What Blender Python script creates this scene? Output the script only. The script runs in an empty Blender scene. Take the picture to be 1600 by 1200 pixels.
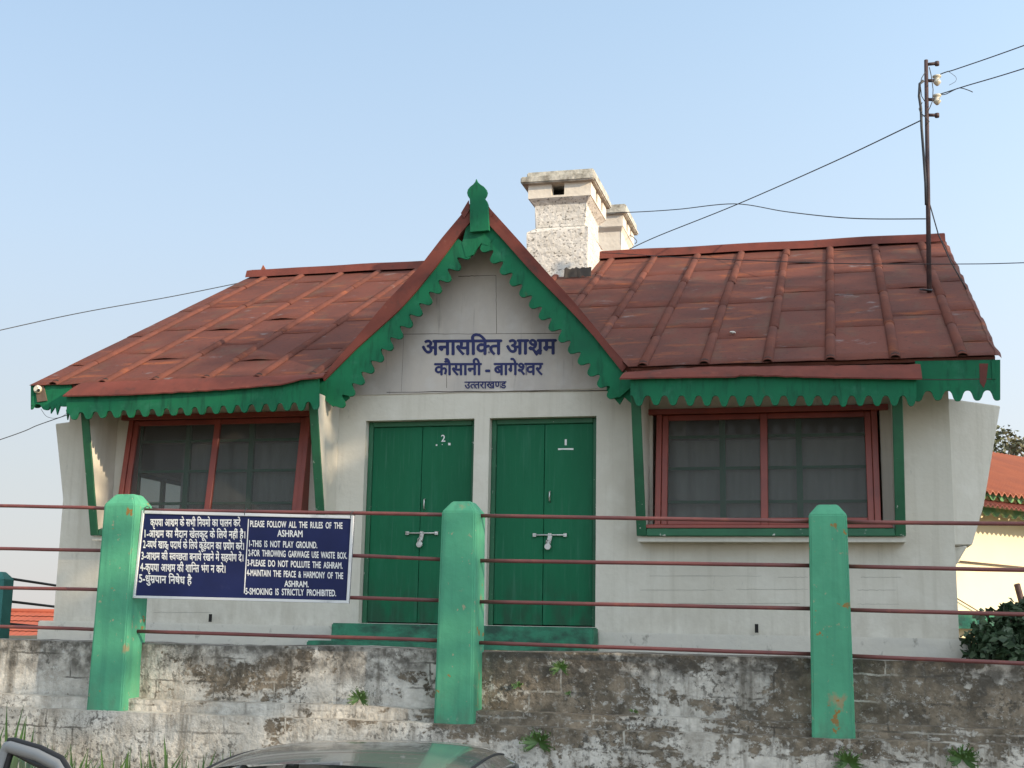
import bpy, bmesh, math, random
from mathutils import Vector, Matrix, noise as mnoise
random.seed(7)
S = bpy.context.scene
COL = S.collection
R_ = math.radians

# ------------------------------------------------------------------ camera
F = 2030.0
CAM = Vector((0, 0, 1.8))
ROT = Matrix.Rotation(R_(14.4), 3, 'Z') @ Matrix.Rotation(R_(90 + 10.5), 3, 'X') @ Matrix.Rotation(0.018, 3, 'Z')
cd = bpy.data.cameras.new('camera'); cam = bpy.data.objects.new('camera', cd); COL.objects.link(cam)
cd.sensor_fit = 'HORIZONTAL'; cd.sensor_width = 36.0; cd.lens = 36.0 * F / 1600.0
cd.clip_start = 0.05; cd.clip_end = 8000
cam.matrix_world = Matrix.Translation(CAM) @ ROT.to_4x4()
S.camera = cam

# ------------------------------------------------------------------ light
SUN = Vector((1.0, -0.37, 0.36)).normalized()          # towards the sun
el = math.asin(SUN.z); az = math.atan2(SUN.x, SUN.y)
w = bpy.data.worlds.new('World'); S.world = w; w.use_nodes = True
nt = w.node_tree
bg = nt.nodes['Background']
sky = nt.nodes.new('ShaderNodeTexSky'); sky.sky_type = 'NISHITA'; sky.sun_disc = False
sky.sun_elevation = el; sky.sun_rotation = az
sky.air_density = 1.0; sky.dust_density = 2.5; sky.ozone_density = 1.6; sky.altitude = 1800
nt.links.new(sky.outputs[0], bg.inputs[0])
bg.inputs[1].default_value = 0.15
GLOW = 3.2
# hazy hill air: a pale veil over the clear sky, thick at the horizon, brighter towards the sun as haze is
tc = nt.nodes.new('ShaderNodeTexCoord'); sp = nt.nodes.new('ShaderNodeSeparateXYZ'); nt.links.new(tc.outputs['Generated'], sp.inputs[0])
def rampf(stops):
    st = sorted(stops); q = nt.nodes.new('ShaderNodeValToRGB'); nt.links.new(sp.outputs[2], q.inputs[0]); cr = q.color_ramp
    cr.elements[0].position = st[0][0]; cr.elements[0].color = (*st[0][1], 1)
    cr.elements[1].position = st[-1][0]; cr.elements[1].color = (*st[-1][1], 1)
    for p, c in st[1:-1]:
        e = cr.elements.new(p); e.color = (*c, 1)
    return q.outputs[0]
veil = rampf([(0.0, (.645, .62, .615)), (.10, (.635, .66, .665)), (.28, (.60, .725, .84)), (.45, (.555, .735, .91)), (.75, (.72, .72, .68)), (1.0, (.84, .78, .66))])
amt = rampf([(0.0, (.96,) * 3), (.15, (.90,) * 3), (.45, (.60,) * 3), (1.0, (.5,) * 3)])
dp = nt.nodes.new('ShaderNodeVectorMath'); dp.operation = 'DOT_PRODUCT'; nt.links.new(tc.outputs['Generated'], dp.inputs[0]); dp.inputs[1].default_value = SUN
def mth(o, a, b):
    q = nt.nodes.new('ShaderNodeMath'); q.operation = o
    for k, v in enumerate((a, b)):
        if isinstance(v, (int, float)): q.inputs[k].default_value = v
        else: nt.links.new(v, q.inputs[k])
    return q.outputs[0]
glow = mth('ADD', mth('MULTIPLY', mth('POWER', mth('ADD', mth('MULTIPLY', dp.outputs['Value'], .5), .5), 3.0), GLOW), .92)
sc_ = nt.nodes.new('ShaderNodeVectorMath'); sc_.operation = 'SCALE'; nt.links.new(veil, sc_.inputs[0]); nt.links.new(mth('MULTIPLY', glow, 5.0), sc_.inputs['Scale'])
mxs = nt.nodes.new('ShaderNodeMix'); mxs.data_type = 'RGBA'; nt.links.new(amt, mxs.inputs[0]); nt.links.new(sky.outputs[0], mxs.inputs[6]); nt.links.new(sc_.outputs[0], mxs.inputs[7])
nt.links.new(mxs.outputs[2], bg.inputs[0])
sd = bpy.data.lights.new('sun', 'SUN'); so = bpy.data.objects.new('sun', sd); COL.objects.link(so)
sd.energy = 3.8; sd.angle = R_(0.5); sd.color = (1.0, 0.79, 0.54)
so.rotation_euler = (-SUN).to_track_quat('-Z', 'Y').to_euler()
S.view_settings.view_transform = 'Standard'; S.view_settings.look = 'None'
S.view_settings.gamma = 1.0; S.view_settings.exposure = 0.60

# ------------------------------------------------------------------ helpers
def P(u, v, y):
    "point of the photo on the vertical plane at depth y"
    d = ROT @ Vector(((u - 800) / F, -(v - 600) / F, -1.0))
    return CAM + d * ((y - CAM.y) / d.y)

class MB:
    def __init__(s): s.bm = bmesh.new()
    def face(s, pts, sm=False):
        try:
            f = s.bm.faces.new([s.bm.verts.new(p) for p in pts]); f.smooth = sm
        except ValueError: pass
    def hexa(s, a, b):
        "a, b: rings of 4 points (front and back)"
        va = [s.bm.verts.new(p) for p in a]; vb = [s.bm.verts.new(p) for p in b]
        n = len(va)
        s.bm.faces.new(va); s.bm.faces.new(vb[::-1])
        for i in range(n):
            j = (i + 1) % n
            s.bm.faces.new([va[j], va[i], vb[i], vb[j]])
    def prism(s, poly, off):
        s.hexa(poly, [Vector(p) + Vector(off) for p in poly])
    def box(s, p, q):
        x0, y0, z0 = p; x1, y1, z1 = q
        s.hexa([(x0, y0, z0), (x1, y0, z0), (x1, y0, z1), (x0, y0, z1)], [(x0, y1, z0), (x1, y1, z0), (x1, y1, z1), (x0, y1, z1)])
    def cbox(s, c, size, M=None):
        hx, hy, hz = size[0]/2, size[1]/2, size[2]/2
        pts = lambda y: [Vector((-hx, y, -hz)), Vector((hx, y, -hz)), Vector((hx, y, hz)), Vector((-hx, y, hz))]
        M = M or Matrix.Identity(3)
        s.hexa([M @ p + Vector(c) for p in pts(-hy)], [M @ p + Vector(c) for p in pts(hy)])
    def tube(s, path, r, n=6, caps=True, sm=True):
        path = [Vector(p) for p in path]
        rs = r if isinstance(r, (list, tuple)) else [r] * len(path)
        rings = []; up = Vector((0, 0, 1)); prev = None
        for i, p in enumerate(path):
            t = (path[min(i + 1, len(path) - 1)] - path[max(i - 1, 0)]).normalized()
            if prev is None:
                a = t.cross(up)
                if a.length < 1e-3: a = t.cross(Vector((1, 0, 0)))
            else: a = prev - t * prev.dot(t)
            a.normalize(); prev = a; b = t.cross(a)
            rings.append([s.bm.verts.new(p + (a * math.cos(6.2832 * k / n) + b * math.sin(6.2832 * k / n)) * rs[i]) for k in range(n)])
        for A, B in zip(rings, rings[1:]):
            for k in range(n):
                f = s.bm.faces.new([A[k], A[(k + 1) % n], B[(k + 1) % n], B[k]]); f.smooth = sm
        if caps:
            s.bm.faces.new(rings[0][::-1]); s.bm.faces.new(rings[-1])
    def lathe(s, c, prof, n=14, axis=None):
        c = Vector(c); M = (axis or Vector((0, 0, 1))).to_track_quat('Z', 'Y').to_matrix()
        rings = [[s.bm.verts.new(c + M @ Vector((r * math.cos(6.2832 * k / n), r * math.sin(6.2832 * k / n), z))) for k in range(n)] for r, z in prof]
        for A, B in zip(rings, rings[1:]):
            for k in range(n):
                f = s.bm.faces.new([A[k], A[(k + 1) % n], B[(k + 1) % n], B[k]]); f.smooth = True
        s.bm.faces.new(rings[0][::-1]); s.bm.faces.new(rings[-1])
    def grid(s, fn, nu, nv, sm=True):
        V = [[s.bm.verts.new(fn(i / nu, j / nv)) for j in range(nv + 1)] for i in range(nu + 1)]
        for i in range(nu):
            for j in range(nv):
                f = s.bm.faces.new([V[i][j], V[i + 1][j], V[i + 1][j + 1], V[i][j + 1]]); f.smooth = sm
    def strip(s, top, bot, th):
        "solid board between two point rows, extruded along +y by th"
        o = Vector((0, th, 0)); b = s.bm
        A = [b.verts.new(p) for p in top]; B = [b.verts.new(p) for p in bot]
        A2 = [b.verts.new(Vector(p) + o) for p in top]; B2 = [b.verts.new(Vector(p) + o) for p in bot]
        for i in range(len(A) - 1):
            b.faces.new([B[i], B[i + 1], A[i + 1], A[i]]); b.faces.new([A2[i], A2[i + 1], B2[i + 1], B2[i]])
            b.faces.new([B2[i], B2[i + 1], B[i + 1], B[i]]); b.faces.new([A[i], A[i + 1], A2[i + 1], A2[i]])
        b.faces.new([A[0], A2[0], B2[0], B[0]]); b.faces.new([B[-1], B2[-1], A2[-1], A[-1]])
    def bevel(s, w, seg=2):
        bmesh.ops.remove_doubles(s.bm, verts=s.bm.verts[:], dist=1e-5)
        ed = [e for e in s.bm.edges if len(e.link_faces) == 2 and e.calc_face_angle(0) > 0.5]
        bmesh.ops.bevel(s.bm, geom=ed, offset=w, segments=seg, affect='EDGES', clamp_overlap=True)
        return s
    def clip(s, co, no):
        bmesh.ops.bisect_plane(s.bm, geom=s.bm.verts[:] + s.bm.edges[:] + s.bm.faces[:], plane_co=co, plane_no=no, clear_outer=True)
        return s
    def build(s, name, mat, parent=None, rec=True, kind=None):
        if rec: bmesh.ops.recalc_face_normals(s.bm, faces=s.bm.faces[:])
        me = bpy.data.meshes.new(name); s.bm.to_mesh(me); s.bm.free()
        o = bpy.data.objects.new(name, me); COL.objects.link(o)
        for m in (mat if isinstance(mat, list) else [mat]): me.materials.append(m)
        if parent:
            L = Vector((0, 0, 0)); q = parent
            while q: L += q.location; q = q.parent
            me.transform(Matrix.Translation(-L)); o.parent = parent
        if kind: o['kind'] = kind
        return o

def tag(o, label=None, cat=None, group=None, kind=None):
    if label: o['label'] = label
    if cat: o['category'] = cat
    if group: o['group'] = group
    if kind: o['kind'] = kind
    return o
def thing(name, loc, label, cat, group=None):
    o = bpy.data.objects.new(name, None); COL.objects.link(o); o.location = loc
    return tag(o, label, cat, group)
def center(o):
    "move a one-mesh thing's origin to its base"
    me = o.data; vs = [v.co for v in me.vertices]
    c = Vector((sum(v.x for v in vs) / len(vs), sum(v.y for v in vs) / len(vs), min(v.z for v in vs)))
    me.transform(Matrix.Translation(-c)); o.location = c
    return o

# ------------------------------------------------------------------ materials
def mat(name, base, layers=(), rough=0.7, bump=None, metal=0.0, spec=0.5, coat=0.0, warm=None):
    """layers: (colour, scale, lo, hi, amount, stretch xyz, detail[, (z0, z1)]) mixed over the base by noise"""
    m = bpy.data.materials.new(name); m.use_nodes = True
    nt = m.node_tree; N = nt.nodes; K = nt.links.new; b = N['Principled BSDF']
    b.inputs['Roughness'].default_value = rough; b.inputs['Metallic'].default_value = metal
    b.inputs['Specular IOR Level'].default_value = spec; b.inputs['Coat Weight'].default_value = coat
    g = N.new('ShaderNodeNewGeometry').outputs['Position']
    cur = None; val = (*base, 1)
    for i, L in enumerate(layers):
        c, sc, lo, hi, amt, st, det = L[:7]
        mp = N.new('ShaderNodeMapping'); mp.inputs['Scale'].default_value = st; mp.inputs['Location'].default_value = (i * 7.3, i * 3.1, i * 5.7)
        K(g, mp.inputs[0])
        nz = N.new('ShaderNodeTexNoise'); nz.inputs['Scale'].default_value = sc; nz.inputs['Detail'].default_value = det; nz.inputs['Roughness'].default_value = 0.62
        K(mp.outputs[0], nz.inputs['Vector'])
        mr = N.new('ShaderNodeMapRange'); mr.inputs[1].default_value = lo; mr.inputs[2].default_value = hi; mr.inputs[4].default_value = amt
        K(nz.outputs[0], mr.inputs[0]); fac = mr.outputs[0]
        if len(L) > 7:
            sx = N.new('ShaderNodeSeparateXYZ'); K(g, sx.inputs[0])
            z0, z1 = L[7]
            m2 = N.new('ShaderNodeMapRange'); m2.inputs[1].default_value = z0; m2.inputs[2].default_value = z1
            K(sx.outputs[2], m2.inputs[0])
            mu = N.new('ShaderNodeMath'); mu.operation = 'MULTIPLY'; K(fac, mu.inputs[0]); K(m2.outputs[0], mu.inputs[1]); fac = mu.outputs[0]
        mx = N.new('ShaderNodeMix'); mx.data_type = 'RGBA'
        K(fac, mx.inputs[0])
        if cur is None: mx.inputs[6].default_value = val
        else: K(cur, mx.inputs[6])
        mx.inputs[7].default_value = (*c, 1); cur = mx.outputs[2]
    if cur is None: b.inputs['Base Color'].default_value = val
    else: K(cur, b.inputs['Base Color'])
    if bump:
        sc, stg, dist = bump[:3]
        nz = N.new('ShaderNodeTexNoise'); nz.inputs['Scale'].default_value = sc; nz.inputs['Detail'].default_value = 6
        mp = N.new('ShaderNodeMapping'); K(g, mp.inputs[0])
        if len(bump) > 3: mp.inputs['Scale'].default_value = bump[3]
        K(mp.outputs[0], nz.inputs['Vector'])
        bp = N.new('ShaderNodeBump'); bp.inputs['Strength'].default_value = stg; bp.inputs['Distance'].default_value = dist
        K(nz.outputs[0], bp.inputs['Height']); K(bp.outputs[0], b.inputs['Normal'])
    return m
I3 = (1, 1, 1)
M = {}
M['white'] = mat('whitewash', (0.605, 0.57, 0.49), [((0.50, 0.465, 0.39), 1.3, .45, .75, .6, (1, 1, .5), 5), ((0.36, 0.34, 0.30), 14, .66, .76, .55, (1, 1, .35), 6), ((0.67, 0.64, 0.565), 3, .5, .7, .6, I3, 3), ((0.46, 0.425, 0.35), 4, .52, .72, .5, (3, 1, .13), 7), ((0.40, 0.36, 0.29), 8, .42, .64, .6, (1, 1, .45), 8, (2.15, 1.62))], .85, (18, .25, .02))
M['white_low'] = mat('plinth_whitewash', (0.58, 0.55, 0.48), [((0.50, 0.48, 0.44), 2.0, .42, .7, .7, I3, 6), ((0.12, 0.11, 0.09), 9, .60, .72, .7, (1, 1, .6), 8)], .88, (14, .35, .02))
M['gable'] = mat('gable_board_paint', (0.52, 0.47, 0.42), [((0.38, 0.35, 0.33), 2.2, .40, .72, .8, (1, 1, .4), 6), ((0.16, 0.14, 0.13), 9, .60, .78, .7, (2.2, 1, .16), 6), ((0.58, 0.56, 0.54), 3.2, .5, .7, .5, I3, 4)], .85, (10, .2, .015))
M['chimney'] = mat('chimney_lime', (0.68, 0.65, 0.60), [((0.50, 0.47, 0.42), 2.5, .42, .7, .7, I3, 6), ((0.42, 0.38, 0.32), 5, .48, .66, .5, (1, 1, 3.5), 7), ((0.10, 0.09, 0.075), 27, .565, .615, .85, (1, 1, 1.4), 8)], .9, (16, .6, .03))
M['chimney_clean'] = mat('chimney_lime_clean', (0.72, 0.66, 0.57), [((0.52, 0.47, 0.40), 2.5, .45, .72, .7, I3, 6)], .9, (16, .35, .02))
M['cap'] = mat('weathered_stone_cap', (0.50, 0.48, 0.42), [((0.17, 0.155, 0.125), 7, .45, .66, .85, (1, 1, 1), 8), ((0.62, 0.60, 0.55), 4, .55, .7, .7, I3, 5)], .92, (20, .5, .02))
M['roof'] = mat('red_oxide_sheet', (0.150, 0.050, 0.036), [((0.098, 0.038, 0.031), 1.3, .40, .66, .95, (1, .8, .8), 9), ((0.115, 0.075, 0.055), 2.6, .52, .72, .7, (1.3, .6, .6), 9), ((0.29, 0.088, 0.036), 2.0, .575, .70, .8, (.75, 2.4, 2.4), 5), ((0.24, 0.22, 0.225), 3.1, .63, .72, .65, (.8, 1.1, 1.1), 10), ((0.045, 0.026, 0.023), 22, .56, .72, .7, I3, 7), ((0.20, 0.11, 0.075), 40, .62, .74, .5, I3, 5)], .78, (30, .15, .01), spec=.2)  # stretched orange layer paints in low sunlight glancing off the sheets
M['roll'] = mat('red_oxide_roll', (0.150, 0.053, 0.038), [((0.095, 0.040, 0.033), 3, .40, .70, .9, I3, 5), ((0.29, 0.095, 0.045), 3.2, .58, .74, .7, I3, 4), ((0.19, 0.16, 0.155), 6, .66, .78, .6, I3, 6)], .8, (30, .15, .01), spec=.2)
M['trim'] = mat('red_oxide_trim', (0.175, 0.050, 0.038), [((0.105, 0.036, 0.030), 3, .40, .70, .8, I3, 5), ((0.26, 0.11, 0.075), 12, .64, .76, .5, I3, 6), ((0.06, 0.04, 0.035), 7, .56, .72, .6, I3, 8)], .75, (20, .3, .01), spec=.2)
M['green'] = mat('green_paint', (0.014, 0.138, 0.066), [((0.008, 0.080, 0.042), 1.6, .42, .74, .85, I3, 6), ((0.028, 0.175, 0.095), 4, .55, .75, .6, I3, 5), ((0.16, 0.16, 0.13), 34, .72, .80, .5, I3, 5)], .6, (9, .12, .01), spec=.2)
M['fascia'] = mat('green_fascia_paint', (0.009, 0.142, 0.064), [((0.010, 0.088, 0.047), 2.2, .42, .74, .85, I3, 6), ((0.045, 0.19, 0.12), 5, .56, .76, .6, I3, 5), ((0.10, 0.055, 0.035), 6, .66, .76, .6, (1, 1, .4), 6), ((0.006, 0.045, 0.026), 9, .52, .68, .6, (2, 1, .35), 8)], .7, (9, .15, .01), spec=.2)
M['door'] = mat('green_door_paint', (0.008, 0.125, 0.056), [((0.006, 0.085, 0.040), 1.2, .40, .72, .8, (1, 1, .35), 6), ((0.020, 0.14, 0.075), 3, .55, .75, .6, (2, 1, .4), 5), ((0.14, 0.15, 0.12), 30, .70, .78, .5, I3, 5), ((0.026, 0.040, 0.028), 7, .42, .62, .75, (1, 1, .5), 8, (2.35, 1.72)), ((0.045, 0.16, 0.10), 5, .55, .70, .5, (5, 1, .25), 7)], .6, (4, .4, .02, (3, 1, .5)), spec=.2)
M['green_chip'] = mat('chipped_green_paint', (0.016, 0.115, 0.052), [((0.010, 0.07, 0.035), 4, .42, .7, .8, I3, 6), ((0.58, 0.58, 0.54), 15, .665, .70, .9, I3, 7)], .55, (20, .2, .01))
M['step'] = mat('worn_green_step', (0.035, 0.20, 0.115), [((0.022, 0.045, 0.035), 3.5, .42, .62, .85, (1, 1, 1.6), 8), ((0.075, 0.27, 0.17), 5, .55, .7, .6, I3, 5)], .8, (18, .4, .02))
M['mint'] = mat('mint_post_paint', (0.082, 0.335, 0.195), [((0.062, 0.25, 0.150), 2.2, .40, .70, .8, I3, 6), ((0.12, 0.39, 0.235), 4, .54, .74, .6, (1, 1, .3), 6), ((0.33, 0.22, 0.12), 6.5, .64, .72, .75, (1.2, 1.2, .8), 6), ((0.30, 0.15, 0.035), 9, .675, .70, .95, I3, 3), ((0.36, 0.30, 0.20), 21, .635, .68, .8, (1, 1, .8), 7), ((0.05, 0.20, 0.13), 3, .50, .72, .6, (5, 5, .2), 7), ((0.62, 0.64, 0.56), 13, .60, .65, .9, I3, 6, (1.26, 1.10)), ((0.10, 0.115, 0.085), 10, .45, .62, .55, (1, 1, .5), 7, (1.50, 1.08))], .75, (11, .45, .014), spec=.25)
M['rail'] = mat('red_oxide_pipe', (0.17, 0.052, 0.048), [((0.11, 0.038, 0.038), 5, .40, .70, .8, I3, 4), ((0.26, 0.085, 0.055), 9, .58, .72, .6, I3, 4)], .5, (40, .1, .005))
M['winred'] = mat('red_window_paint', (0.25, 0.050, 0.032), [((0.16, 0.034, 0.026), 3, .40, .70, .8, I3, 5), ((0.30, 0.075, 0.045), 8, .6, .75, .5, I3, 5)], .45, (12, .12, .01))
M['dark'] = mat('black_void', (0.012, 0.011, 0.010), (), .9)
M['crack'] = mat('dark_crack', (0.055, 0.045, 0.038), (), .95)
M['hair'] = mat('hairline', (0.26, 0.245, 0.215), (), .95)
M['navy'] = mat('navy_enamel', (0.012, 0.018, 0.078), [((0.009, 0.013, 0.055), 3, .4, .7, .8, I3, 4), ((0.03, 0.036, 0.10), 11, .62, .78, .5, I3, 5)], .5, spec=.2)
M['navyink'] = mat('navy_lettering', (0.016, 0.022, 0.105), [((0.05, 0.055, 0.14), 16, .58, .74, .5, I3, 5)], .7)
M['ink'] = mat('white_lettering', (0.72, 0.72, 0.70), [((0.5, 0.5, 0.52), 20, .55, .75, .6, I3, 4)], .6)
M['alu'] = mat('dull_aluminium', (0.60, 0.61, 0.61), [((0.30, 0.30, 0.31), 9, .55, .75, .7, I3, 6)], .5, metal=.25)
M['steel'] = mat('worn_steel', (0.55, 0.54, 0.52), [((0.20, 0.17, 0.15), 25, .5, .7, .7, I3, 4)], .38, metal=.8)
M['iron'] = mat('rusty_iron', (0.06, 0.036, 0.038), [((0.15, 0.075, 0.055), 7, .5, .7, .7, I3, 5)], .7)
M['wire'] = mat('wire_black', (0.035, 0.036, 0.04), (), .6)
M['porc'] = mat('porcelain', (0.62, 0.57, 0.46), [((0.30, 0.25, 0.17), 14, .5, .7, .6, I3, 4)], .3)
M['wood'] = mat('bare_wood', (0.16, 0.11, 0.08), [((0.08, 0.06, 0.045), 10, .4, .7, .8, (1, 1, .2), 5)], .8)
M['curtain'] = mat('grey_curtain', (0.42, 0.42, 0.40), [((0.30, 0.30, 0.29), 6, .4, .7, .8, (3, 1, .25), 4)], .9)
M['room'] = mat('room_plaster', (0.5, 0.5, 0.47), [((0.4, 0.4, 0.37), 2, .4, .7, .7, I3, 4)], .9)
M['road'] = mat('dusty_road', (0.27, 0.225, 0.165), [((0.18, 0.15, 0.115), 2, .4, .7, .8, I3, 8), ((0.33, 0.28, 0.21), 6, .55, .75, .6, I3, 8)], .95, (30, .4, .02))
M['soil'] = mat('bare_soil', (0.25, 0.20, 0.135), [((0.13, 0.135, 0.06), 1.5, .45, .6, .9, I3, 8), ((0.22, 0.18, 0.12), 5, .55, .75, .6, I3, 8)], .95, (18, .5, .04))
M['orange_roof'] = mat('orange_corrugated_sheet', (0.30, 0.082, 0.035), [((0.20, 0.055, 0.030), 1.5, .40, .70, .7, (1, 1, 1), 6), ((0.36, 0.13, 0.06), 3, .58, .75, .6, I3, 5)], .6)
M['tile_roof'] = mat('orange_tile', (0.42, 0.10, 0.050), [((0.34, 0.075, 0.04), 2, .40, .70, .7, I3, 6)], .75)
M['cream'] = mat('cream_wash', (0.80, 0.70, 0.50), [((0.74, 0.65, 0.45), 1.0, .45, .7, .6, I3, 5)], .85)
M['pale_fringe'] = mat('pale_green_fringe', (0.10, 0.28, 0.11), [((0.32, 0.40, 0.16), 4, .50, .62, .8, I3, 5), ((0.05, 0.16, 0.07), 6, .55, .7, .6, I3, 5)], .6)
M['teal'] = mat('dark_teal_paint', (0.035, 0.19, 0.17), [((0.02, 0.12, 0.11), 4, .4, .7, .7, I3, 5)], .6)
M['leaf_dark'] = mat('dark_leaf', (0.030, 0.060, 0.026), [((0.055, 0.095, 0.040), 3, .45, .7, .8, I3, 3)], .55)
M['leaf_mid'] = mat('olive_leaf', (0.085, 0.095, 0.042), [((0.14, 0.12, 0.06), 1.5, .45, .7, .8, I3, 3)], .6)
M['leaf_shade'] = mat('broad_leaf', (0.05, 0.09, 0.03), (), .6)
M['grass'] = mat('grass_blade', (0.075, 0.155, 0.028), [((0.035, 0.085, 0.016), 3, .42, .65, .8, I3, 3), ((0.15, 0.17, 0.05), 5, .6, .75, .6, I3, 3)], .5)
M['bark'] = mat('bark', (0.16, 0.13, 0.10), [((0.07, 0.055, 0.045), 8, .4, .7, .8, (1, 1, .2), 6)], .9)
M['paint'] = mat('grey_car_paint', (0.22, 0.235, 0.225), [((0.30, 0.28, 0.25), 3, .45, .75, .5, I3, 9), ((0.36, 0.33, 0.29), 55, .55, .72, .4, I3, 4)], .2, metal=.35, coat=.6)
M['carframe'] = mat('grey_door_frame', (0.24, 0.25, 0.255), (), .4)
M['rubber'] = mat('black_rubber', (0.014, 0.014, 0.016), (), .6)
M['tyre'] = mat('tyre_rubber', (0.02, 0.02, 0.02), (), .85)
M['pebble'] = mat('pale_stone', (0.5, 0.48, 0.44), (), .9)
M['lamp_red'] = mat('tail_red', (0.35, 0.02, 0.02), (), .2)

def glass(name, col, tr, rough=.03):
    m = bpy.data.materials.new(name); m.use_nodes = True; nt = m.node_tree; N = nt.nodes
    out = N['Material Output']; N.remove(N['Principled BSDF'])
    t = N.new('ShaderNodeBsdfTransparent'); t.inputs[0].default_value = (*col, 1)
    g = N.new('ShaderNodeBsdfGlossy'); g.inputs['Roughness'].default_value = rough
    fr = N.new('ShaderNodeFresnel'); fr.inputs[0].default_value = 1.5
    mx = N.new('ShaderNodeMixShader'); nt.links.new(fr.outputs[0], mx.inputs[0]); nt.links.new(t.outputs[0], mx.inputs[1]); nt.links.new(g.outputs[0], mx.inputs[2])
    nt.links.new(mx.outputs[0], out.inputs[0]); return m
M['glass'] = glass('window_glass', (.75, .8, .78), 1)
M['dusty_glass'] = glass('dusty_glass', (.42, .45, .43), 1)
M['carglass'] = glass('car_glass', (.35, .42, .45), 1)
def screen():
    m = bpy.data.materials.new('fly_screen_mesh'); m.use_nodes = True; nt = m.node_tree; N = nt.nodes
    out = N['Material Output']; b = N['Principled BSDF']; b.inputs['Base Color'].default_value = (.085, .083, .078, 1); b.inputs['Roughness'].default_value = .8
    t = N.new('ShaderNodeBsdfTransparent'); mx = N.new('ShaderNodeMixShader'); mx.inputs[0].default_value = .55
    nt.links.new(t.outputs[0], mx.inputs[1]); nt.links.new(b.outputs[0], mx.inputs[2]); nt.links.new(mx.outputs[0], out.inputs[0]); return m
M['screen'] = screen()

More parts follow.
